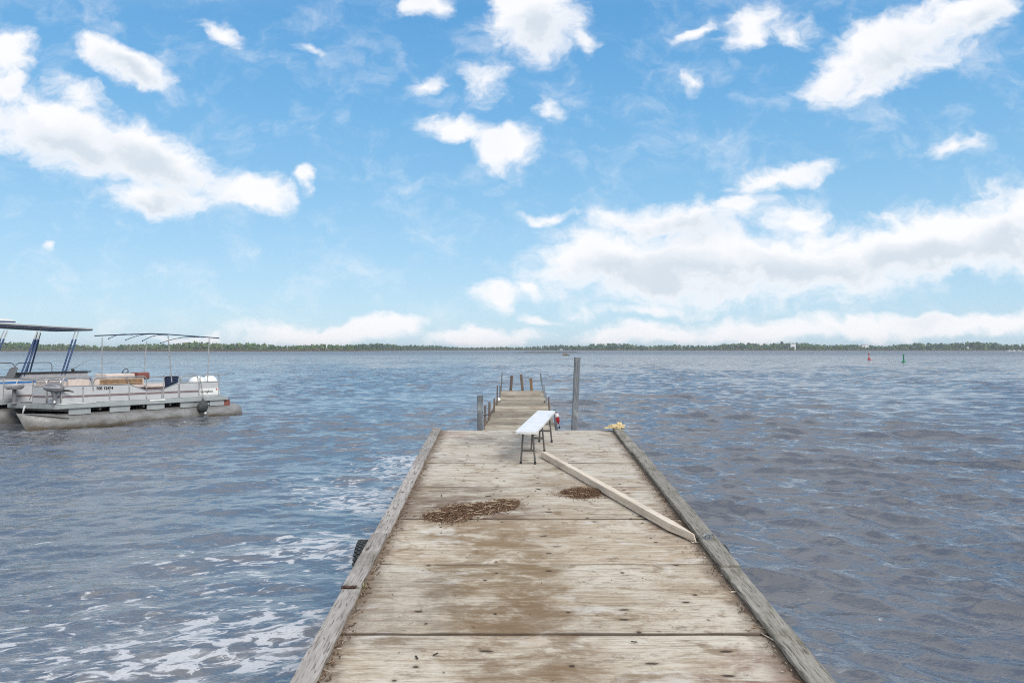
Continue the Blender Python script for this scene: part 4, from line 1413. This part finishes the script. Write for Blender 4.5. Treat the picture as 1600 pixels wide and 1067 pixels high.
cols = [97, 131, 172.5, 203, 230, 254, 280, 312, 343]
S = [near(c, 612)[0] for c in cols]
gate_dip = 0.20
for i in range(len(S) - 1):
    a, b = S[i] + .014, S[i + 1] - .014
    za = zb = ZF1
    if i == 3: zb = ZF1 - gate_dip
    if i == 4: za = zb = ZF1 - gate_dip
    if i == 5: za = ZF1 - gate_dip
    pm = MB().add([(a, .020, ZF0), (b, .020, ZF0), (b, .020, zb), (a, .020, za), (a, .026, ZF0), (b, .026, ZF0), (b, .026, zb), (a, .026, za)],
                  [(0, 1, 2, 3), (7, 6, 5, 4), (0, 4, 5, 1), (1, 5, 6, 2), (2, 6, 7, 3), (3, 7, 4, 0)]).build("fence_panel", M['panel'], boat)
    if i < 7:
        MB().box((a, .0165, ZF0 + .155), (b, .0195, ZF0 + .215)).build("stripe", M['stripe'], pm)
    tubes([(S[i], .02, za), (S[i + 1], .02, zb)], .013, "top_rail")
    tubes([(S[i], .02, ZF0), (S[i + 1], .02, ZF0)], .011, "foot_rail")
for i, s_ in enumerate(S):
    zt = ZF1
    if i in (4, 5): zt = ZF1 - gate_dip
    tubes([(s_, .02, ZD1), (s_, .02, zt)], .018, "fence_post")
# upper loops on the near side
def loop(pxa, pxb, w_=.02, z1=zr, z0=ZF1, rad=.10):
    tubes(arc_loop((near(pxa, 600, w_)[0], w_), (near(pxb, 600, w_)[0], w_), z0, z1, rad), .017, "upper_rail")
loop(98, 144.5, z1=1.385)
loop(146, 229.5, z1=1.375, z0=ZF1 - .14)
tubes([(near(202, 600)[0], .02, ZF1), (near(199.5, 600)[0], .02, 1.375)], .012, "upper_rail")
loop(256, 281, z0=ZD1, z1=1.375, rad=.09)
loop(283, 310, z1=1.36, rad=.09)
loop(313, 343, z1=1.365, rad=.09)
tubes([(S[8], .02, 1.36), (S[8] + .32, .02, 1.36)], .010, "upper_rail")
# far side and stern rails
for (a, b) in ((.2, 1.9), (2.0, 3.3), (3.4, 5.0)):
    tubes(arc_loop((a, LW - .03), (b, LW - .03), ZD1, zr, .10), .017, "upper_rail")
    pm = MB().box((a + .02, LW - .035, ZF0), (b - .02, LW - .028, ZF1)).build("fence_panel", M['panel'], boat)
    MB().box((a + .02, LW - .039, ZF0 + .155), (b - .02, LW - .0355, ZF0 + .215)).build("stripe", M['stripe'], pm)
pm = MB().box((5.06, .05, ZF0), (5.067, 1.0, ZF1)).build("fence_panel", M['panel'], boat)
tubes([(5.06, .03, ZF1), (5.06, 1.0, ZF1), (5.06, 1.0, ZD1)], .013, "top_rail")
# front fence (covers the near part of the bow, the rest is open)
FW = 1.52
sf = S[0]
wpos = [.02, .74, .80, FW]
for (a, b) in ((.05, .70), (.80, FW)):
    pm = MB().box((sf - .003, a, ZF0), (sf + .004, b, ZF1)).build("fence_panel", M['panel'], boat)
    MB().box((sf - .007, a, ZF0 + .155), (sf - .0035, b, ZF0 + .215)).build("stripe", M['stripe'], pm)
    MB().path(arc_loop((sf, a), (sf, b), ZD1, zr + .01, .10), .017, 8).build("upper_rail", M['tube'], boat, True)
    tubes([(sf, a, ZF1), (sf, b, ZF1)], .013, "top_rail")
MB().box((sf - .009, .42, ZF0 + .12), (sf - .0075, .66, ZF0 + .17)).build("name_plate", M['white'], boat)

# lettering
s_, z_ = near(151.5, 608)
text_part("30E 12434", .112, M['ink'], boat, s_, .013, ZF1 - .122, "registration", 0, .004)
s_, z_ = near(314, 617)
MB().box((S[7] + .02, .0155, ZF0 + .06), (S[8] - .02, .0185, ZF0 + .26)).build("name_board", M['white'], boat)
text_part("Springbok", .115, M['ink'], boat, S[7] + .04, .0135, ZF0 + .13, "boat_name", .22, .001)
mb = MB()
leaf = [(0, -1), (.12, -.35), (.62, -.45), (.5, -.15), (.95, .2), (.55, .3), (.5, .6), (.22, .35), (0, 1), (-.22, .35), (-.5, .6), (-.55, .3), (-.95, .2), (-.5, -.15), (-.62, -.45), (-.12, -.35)]
lx, lz = S[8] - .085, ZF0 + .215
mb.add([(lx + q[0] * .045, .0150, lz + q[1] * .045) for q in leaf], [tuple(range(len(leaf)))])
mb.add([(lx + q[0] * .045, .0135, lz + q[1] * .045) for q in leaf], [tuple(range(len(leaf)))])
mb.build("leaf_emblem", M['red'], boat)

# bimini frame without its cloth
def cano(px, py, w_=.02):
    a, b = near(px, py, w_)
    return (a, w_, b)
top_pts = [cano(148, 524.5), cano(175, 523.5), cano(205, 522.3), cano(235, 521.3), cano(262, 522.2), cano(300, 525), cano(343, 528.2)]
tubes(top_pts, .016, "canopy_rail", 'navy')
for (na, fa) in (((207, 523), (170, 529)), ((248, 522), (197, 531)), ((262, 523), (223, 532.5)), ((312, 526.5), (251, 536))):
    A_, B_ = Vector(cano(*na)), Vector(cano(*fa, LW - .04))
    tubes([A_.lerp(B_, t_) + Vector((0, 0, .07 * math.sin(math.pi * t_))) for t_ in np.linspace(0, 1, 11)], .011, "canopy_bow", 'navy')
    MB().lathe([(.012, -.02), (.022, 0), (.012, .02)], 8, B_).build("end_cap", M['black'], boat, True)
def pole(pxa, pya, pxb, pyb, w_=.03):
    a, b = near(pxa, pya, w_), near(pxb, pyb, w_)
    tubes([(a[0], w_, a[1]), (b[0], w_, b[1])], .016, "canopy_pole")
pole(160, 527, 159.5, 590)
pole(263, 523.5, 269, 597)
pole(327.5, 528.5, 325, 598)
pole(229.5, 533, 225.5, 583, LW - .05)

# furniture aboard
def cushion(lo, hi, mat, name, rad=.03, par=None):
    bm = bmesh.new()
    bmesh.ops.create_cube(bm, size=1)
    for vv in bm.verts:
        vv.co = [lo[k] + (vv.co[k] + .5) * (hi[k] - lo[k]) for k in range(3)]
    bmesh.ops.bevel(bm, geom=bm.edges[:], offset=rad, segments=3, profile=.6, affect='EDGES')
    me = bpy.data.meshes.new(name)
    bm.to_mesh(me)
    bm.free()
    me.materials.append(mat)
    me.polygons.foreach_set('use_smooth', [True] * len(me.polygons))
    me.set_sharp_from_angle(angle=R(50))
    o = bpy.data.objects.new(name, me)
    COL.objects.link(o)
    o.parent = par or boat
    return o
# seats along the bow rail
cushion((sf + .10, .12, ZD1), (sf + .60, 1.45, ZD1 + .38), M['cream'], "bow_seat")
cushion((sf + .05, .10, ZD1 + .36), (sf + .17, 1.48, 1.315), M['cream'], "bow_backrest")
cushion((sf + .20, .05, ZD1 + .36), (sf + .78, .16, 1.34), M['cream'], "side_backrest")
# long bench with brown slatted back
sa, sb = near(147, 590)[0] + .05, near(229, 590)[0]
bk = cushion((sa, .05, ZF1 - .10), (sb - .03, .12, 1.345), M['cream'], "bench_back", .02)
for (za, zb) in ((1.155, 1.225), (1.235, 1.315)):
    cushion((sa + .14, .034, za), (sb - .09, .055, zb), M['brown'], "slat", .01, bk)
cushion((sa, .12, ZD1), (sb - .1, .62, 1.06), M['cream'], "bench_seat", .04)
# helm console with wheel
sc0, sc1 = near(161, 580, 1.3)[0], near(206, 580, 1.3)[0]
con = cushion((sc0, 1.1, ZD1), (sc1, 1.75, 1.47), M['cream'], "console", .04)
wm = MB()
wc_ = Vector((sc1 - .22, 1.3, 1.45))
wm.path([wc_ + Vector((.05 * math.sin(a), .17 * math.cos(a), .17 * math.sin(a))) for a in np.linspace(0, 2 * math.pi, 25)[:-1]], .012, 8, True)
for a in (0.5, 2.6, 4.7):
    wm.tube(wc_, wc_ + Vector((.05 * math.sin(a), .17 * math.cos(a), .17 * math.sin(a))), .009)
wm.build("steering_wheel", M['black'], con, True)
cushion((sc1 + .05, 1.0, 1.28), (sc1 + .42, 1.5, 1.50), M['maroon'], "helm_seat", .05)
MB().tube((sc1 + .24, 1.25, ZD1), (sc1 + .24, 1.25, 1.29), .05, .05, 12).build("helm_pedestal", M['legs'], boat, True)
# low side bench beyond the gate
sa2, sb2 = near(231, 600, 1.6)[0], near(268, 600, 1.6)[0]
cushion((sa2, 1.7, ZD1), (sb2, 2.3, ZD1 + .32), M['stripe'], "stern_bench_base", .02)
cushion((sa2 - .03, 1.66, ZD1 + .32), (sb2 + .03, 2.32, ZD1 + .42), M['cream'], "stern_bench_cushion", .03)
# white motor well cover at the stern
s9 = near(305, 590, .9)[0]
MB().lathe([(.27, 0), (.29, .30), (.275, .52), (.22, .60), (.10, .66), (.02, .67)], 20, (s9, .75, ZD1)).build("fuel_tank", M['white'], boat, True)
rings = []
for (z, k) in ((ZD1 + .02, 1.0), (ZD1 + .45, .95), (ZD1 + .60, .72), (ZD1 + .70, .30)):
    rings.append([(s9 + .62 + .30 * k * math.cos(2 * math.pi * j / 18) + (.70 - (z - ZD1)) * .15, 1.0 + .20 * k * math.sin(2 * math.pi * j / 18), z) for j in range(18)])
MB().rings(rings).build("outboard_cowl", M['white'], boat, True)

# small motor stowed upright at the bow
s0, z0 = near(88, 631, .10)
mroot = empty("bow_motor")
bpy.data.objects.remove(mroot)
def mot(p): return (p[0], p[1], p[2])
bs, bw = -.02, .06
rings = []
for (t_, ry, zlo, zhi) in ((-.30, .03, 1.09, 1.13), (-.24, .075, 1.06, 1.20), (-.10, .105, 1.01, 1.275), (.06, .11, .985, 1.26), (.20, .10, 1.0, 1.20), (.27, .07, 1.03, 1.16)):
    zc, rz_ = (zlo + zhi) / 2, (zhi - zlo) / 2
    rings.append([(bs - math.sin(R(35)) * -t_ * .75, bw - t_ * .80 * math.cos(R(20)) + 0, 0) for _ in range(1)])
    c = Vector((bs + t_ * .62, bw - t_ * .55, zc))
    ax1 = Vector((.55, .62, 0)).normalized()
    rings[-1] = [c + ax1 * ry * math.copysign(abs(math.cos(a)) ** .8, math.cos(a)) + Vector((0, 0, rz_ * math.copysign(abs(math.sin(a)) ** .8, math.sin(a)))) for a in [2 * math.pi * j / 16 for j in range(16)]]
mo = MB().rings(rings).build("motor_cowl", M['motor'], boat, True)
rb = []
for (t_, ry) in ((-.26, .068), (-.10, .112), (.06, .117), (.20, .106)):
    c = Vector((bs + t_ * .62, bw - t_ * .55, 1.135 - t_ * .06))
    ax1 = Vector((.55, .62, 0)).normalized()
    rb.append([c + ax1 * ry + Vector((0, 0, .02)), c + ax1 * ry - Vector((0, 0, .02)), c - ax1 * ry - Vector((0, 0, .02)), c - ax1 * ry + Vector((0, 0, .02))])
MB().rings(rb).build("decal_band", M['motor_light'], mo)
MB().path([(bs + .16, bw - .13, 1.05), (bs + .26, bw - .22, 1.04), (bs + .36, bw - .28, 1.0)], [.03, .028, .012], 8).build("tiller", M['black'], mo, True)
MB().rings([[(bs - .06, bw - .05, 1.02), (bs + .07, bw - .05, 1.02), (bs + .07, bw + .05, 1.02), (bs - .06, bw + .05, 1.02)],
            [(bs - .03, bw - .035, .86), (bs + .045, bw - .035, .86), (bs + .045, bw + .035, .86), (bs - .03, bw + .035, .86)],
            [(bs - .05, bw - .03, ZD1 + .005), (bs + .0, bw - .03, ZD1 + .005), (bs + .0, bw + .03, ZD1 + .005), (bs - .05, bw + .03, ZD1 + .005)]]).build("motor_leg", M['motor'], boat)
MB().lathe([(.02, -.03), (.03, 0), (.02, .03)], 10, (bs - .015, bw - .05, ZD1 + .07)).build("mount_bolt", M['white'], boat, True)

# two swivel fishing seats on the open part of the bow
def swivel_seat(s_, w_, zseat, rz, back, boat=boat):
    MB().lathe([(.16, ZD1), (.15, ZD1 + .02), (.055, ZD1 + .04), (.05, zseat - .04), (.09, zseat - .01)], 16, (s_, w_, 0)).build("seat_pedestal", M['motor'], boat, True)
    rings = []
    for (k, z) in ((.75, -.03), (1.0, 0), (1.06, .05), (1.0, .085), (.86, .075), (.70, .035), (.3, .03)):
        rings.append([(s_ + .22 * k * math.cos(2 * math.pi * j / 24), w_ + .27 * k * math.sin(2 * math.pi * j / 24), zseat + z + (.05 * abs(math.sin(2 * math.pi * j / 24)) if k > .8 else 0)) for j in range(24)])
    st = MB().rings(rings).build("seat_shell", M['seatlight'] if not back else M['seatgrey'], boat, True)
    if back:
        rings = []
        for (z, k, off) in ((.02, .75, 0), (.12, .95, .03), (.28, 1.0, .08), (.40, .9, .13), (.46, .6, .15)):
            rings.append([(s_ + .16 + off + .05 * math.cos(2 * math.pi * j / 20) + .04 * abs(math.sin(2 * math.pi * j / 20)) ** 2 * -1, w_ + .24 * k * math.sin(2 * math.pi * j / 20), zseat + z) for j in range(20)])
        MB().rings(rings).build("seat_back", M['seatgrey'], boat, True)
swivel_seat(-.02, 2.20, 1.10, 0, False)
# bow cleat line hanging down
MB().path([(-.02, 1.60, ZD1 - .06), (-.05, 1.62, ZD1 - .20), (-.04, 1.68, ZD1 - .30)], [.03, .022, .008], 8).build("bow_eye", M['white'], boat, True)
tubes([(sf, FW, ZD1 + .30), (sf - .05, FW + .04, ZD1 + .16), (sf - .03, FW + .10, ZD1 + .10)], .012, "bow_line", 'rope')

# dark bin standing on the deck
bs_, bz_ = near(268, 590, .55)
cx_, cy_ = boat_xy(bs_, .55)
bin_ = empty("rubbish_bin", (cx_, cy_, ZD1 - PIT * bs_ + ROL * .55 + .012), (0, 0, math.pi / 2 - TH))
tag(bin_, "dark flared rubbish bin standing behind the gate of the white pontoon boat", "bin")
rings = []
for (z, k) in ((0, .125), (.02, .13), (.66, .185), (.665, .20), (.69, .20), (.69, .178), (.10, .128)):
    rings.append([(k * math.copysign(abs(math.cos(a)) ** .6, math.cos(a)), k * math.copysign(abs(math.sin(a)) ** .6, math.sin(a)), z) for a in [2 * math.pi * j / 20 for j in range(20)]])
MB().rings(rings).build("bucket", M['navy'], bin_, True)
MB().box((-.05, -.21, .58), (.05, -.18, .62)).build("handle", M['navy'], bin_)

# fender hanging at the stern quarter
fs, fz = near(312.5, 612)
fx, fy = boat_xy(fs, -.13)
fe = empty("boat_fender", (fx, fy, .02), (R(4), 0, math.pi / 2 - TH))
tag(fe, "dark round fender on a line hung from the pontoon boat's stern quarter", "fender")
MB().lathe([(.03, .13), (.11, .17), (.155, .26), (.16, .36), (.12, .45), (.05, .51), (.03, .56)], 18).build("bulb", M['rubber_and_shade'], fe, True)
MB().path([(0, 0, .55), (.0, .03, .75), (-.02, .10, 1.0), (-.05, .135, 1.18)], .012, 6).build("line", M['rope'], fe)
MB().lathe([(.035, .09), (.04, .12), (.03, .15)], 10, (.06, -.06, 0)).build("eyelet", M['white'], fe, True)

# ---- second boat, moored on the far side: blue posts and a hard top
boat2 = empty("pontoon_boat", (*boat_xy(-4.2, 2.85), 0), (0, 0, math.pi / 2 - TH))
tag(boat2, "pontoon boat with hard canopy on slanting blue posts, moored behind the white fenced one", "boat")
OS = 4.2
W2_ = 2.85
def near2(px, py, w_=0.0):
    ox, oy = X1 - (W2_ + w_) * math.cos(TH), Y1 + (W2_ + w_) * math.sin(TH)
    uu = (px - 800) / F
    s_ = (uu * oy - ox) / (math.sin(TH) - uu * math.cos(TH))
    Y_ = oy + s_ * math.cos(TH)
    return s_ + OS, H - (py - HZ) / F * Y_
e_s = near2(146, 580)[0]
def t2(pts, r, name, mat='tube'): return MB().path(pts, r, 8).build(name, M[mat], boat2, True)
for wc in (.26, 2.14):
    pontoon(boat2, -.6, e_s + .35, wc, .32, .14, M['alu'])
MB().box((.02, .02, .56), (e_s - .02, 2.38, .70)).build("deck", M['decking'], boat2)
mb = MB()
for (a, b) in (((0, 0), (e_s, 0)), ((e_s, 0), (e_s, 2.4)), ((e_s, 2.4), (0, 2.4)), ((0, 2.4), (0, 0))):
    mb.beam((a[0], a[1], .63), (b[0], b[1], .63), .035, .15, (0, 0, 1), 1, 0, .012)
mb.build("deck_trim", M['trim'], boat2)
zt2 = 1.46
cs0 = near2(24, 590, .3)[0]
for side, ww in ((0, .02), (1, 2.36)):
    k = 0
    a = .15
    while a < e_s - .3:
        b = min(a + 1.35, e_s - .05)
        pm = MB().box((a + .015, ww, .715), (b - .015, ww + .008, zt2 - .17)).build("fence_panel", M['panel'], boat2)
        y_ = ww - .004 if side == 0 else ww + .0085
        MB().box((a + .015, y_, 1.16), (b - .015, y_ + .0035, 1.215)).build("blue_stripe", M['bluestripe'], pm)
        t2([(a, ww, .70), (a, ww, zt2 - .16)], .014, "fence_post")
        t2([(a, ww, zt2 - .165), (b, ww, zt2 - .165)], .014, "top_rail")
        if side == 1:
            t2(arc_loop((a + .02, ww), (b - .02, ww), zt2 - .17, 1.72, .12), .014, "upper_rail")
        a = b
    t2([(e_s - .05, ww, .70), (e_s - .05, ww, zt2 - .16)], .014, "fence_post")
MB().box((cs0, .10, zt2 - .03), (e_s, .62, zt2 + .005)).build("side_counter", M['black'], boat2)
MB().box((cs0 + .1, .14, .70), (e_s - .1, .58, zt2 - .031)).build("counter_base", M['seatlight'], boat2)
MB().box((e_s - .56, .004, .93), (e_s - .30, .015, 1.05)).build("emblem_patch", M['green'], boat2)
# canopy
c0, c1 = near2(-110, 503, .25), near2(140, 517, .25)
sA, zA = c0[0], 2.80
sB, zB = c1
def roof_z(s_): return 2.90 + (zB - 2.90) * (s_ - sA) / (sB - sA)
rings = []
for (ww, dzz) in ((.10, .0), (.10, .05), (.35, .085), (1.2, .11), (2.05, .085), (2.30, .05), (2.30, 0), (1.2, .03)):
    rings.append([(sA, ww, roof_z(sA) + dzz), (sB - .03, ww, roof_z(sB) + dzz)])
vs = [p_ for r_ in rings for p_ in r_]
n_ = len(rings)
fs_ = [(2 * i, 2 * i + 1, 2 * ((i + 1) % n_) + 1, 2 * ((i + 1) % n_)) for i in range(n_)] + [tuple(2 * i for i in range(n_)), tuple(2 * i + 1 for i in range(n_ - 1, -1, -1))]
rf = MB().add(vs, fs_).build("canopy_roof", M['canopy'], boat2)
MB().beam((sA, .085, roof_z(sA) + .055), (sB, .085, roof_z(sB) + .055), .03, .05, (0, 0, 1), 1, 0, .01).build("canopy_edge", M['trim'], rf)
MB().beam((sB - .015, .08, roof_z(sB) + .04), (sB - .015, 2.32, roof_z(sB) + .04), .03, .08, (0, 0, 1), 1, 0, .01).build("canopy_edge", M['blue'], rf)
hs = near2(25, 508, .3)[0]
hm = []
for (x, z) in ((hs - 2.2, 0), (hs, 0), (hs - .02, .07), (hs - .12, .12), (hs - .30, .145), (hs - 2.2, .15)):
    hm.append((x, z))
zz0 = roof_z(hs) + .085
MB().rings([[(x, .25, zz0 + z) for x, z in hm], [(x, 2.1, zz0 + z) for x, z in hm]]).build("roof_locker", M['white'], rf)
MB().box((hs - 2.2, .244, zz0 + .035), (hs - .04, .249, zz0 + .075)).build("blue_stripe", M['blue'], rf)
def slant(pxt, pyt, pxb, pyb, w_):
    for dxp in (-3.2, 3.2):
        tp, bt = near2(pxt + dxp * .8, pyt, w_), near2(pxb + dxp * .8, pyb, w_)
        a, b = Vector((tp[0], w_, tp[1])), Vector((bt[0], w_, bt[1]))
        pst = t2([a, b], .016, "canopy_post", 'tube')
        MB().path([a.lerp(b, .18), b.lerp(a, .02)], .026, 8).build("blue_sleeve", M['blue'], pst, True)
slant(61, 517, 34, 590, .16)
slant(120, 518, 98, 588, .16)
slant(9, 516, -22, 592, .16)
slant(61, 520, 44, 583, 2.2)
cs_, cz_ = near2(6, 600, .35)
swivel_seat(cs_, .35, 1.16, 0, True, boat2)
# fishing rod leaning over the rail of the hard-top boat
ra, rb_ = near2(108, 578, .3), near2(146, 562, .3)
rx, ry = boat_xy(ra[0] - OS, W2_ + .3)
rod = empty("fishing_rod", (rx, ry, zt2 + .012), (0, 0, math.pi / 2 - TH))
tag(rod, "thin fishing rod with small reel lying on the hard-top boat's counter", "fishing rod")
dl = rb_[0] - ra[0]
MB().path([(-.15, .0, .012), (dl * .25, 0, .10), (dl * .6, 0, .26), (dl * .85, 0, .335), (dl * 1.1, 0, .33)], [.012, .008, .006, .005, .003], 6).build("blank", M['legs'], rod, True)
MB().lathe([(.03, -.03), (.045, -.02), (.045, .02), (.03, .03)], 12, (.12, 0, .03), (0, 1, 0)).build("reel", M['black'], rod, True)

# ------------------------------------------------------------------ thin summer haze over the lake
hz = bpy.data.materials.new("haze_air")
hz.use_nodes = True
ht_ = NT(hz.node_tree)
vol = ht_.n('ShaderNodeVolumePrincipled', None, Color=(0.86, 0.92, 1.0, 1), Density=0.00022, Anisotropy=0.3)
ht_.n('ShaderNodeOutputMaterial', None, Volume=vol.outputs[0])
o = MB().box((-5200, -60, -3.0), (5200, 3300, 19)).build("haze", hz)
tag(o, kind='stuff', label="thin pale summer haze lying over the whole lake", cat="haze")
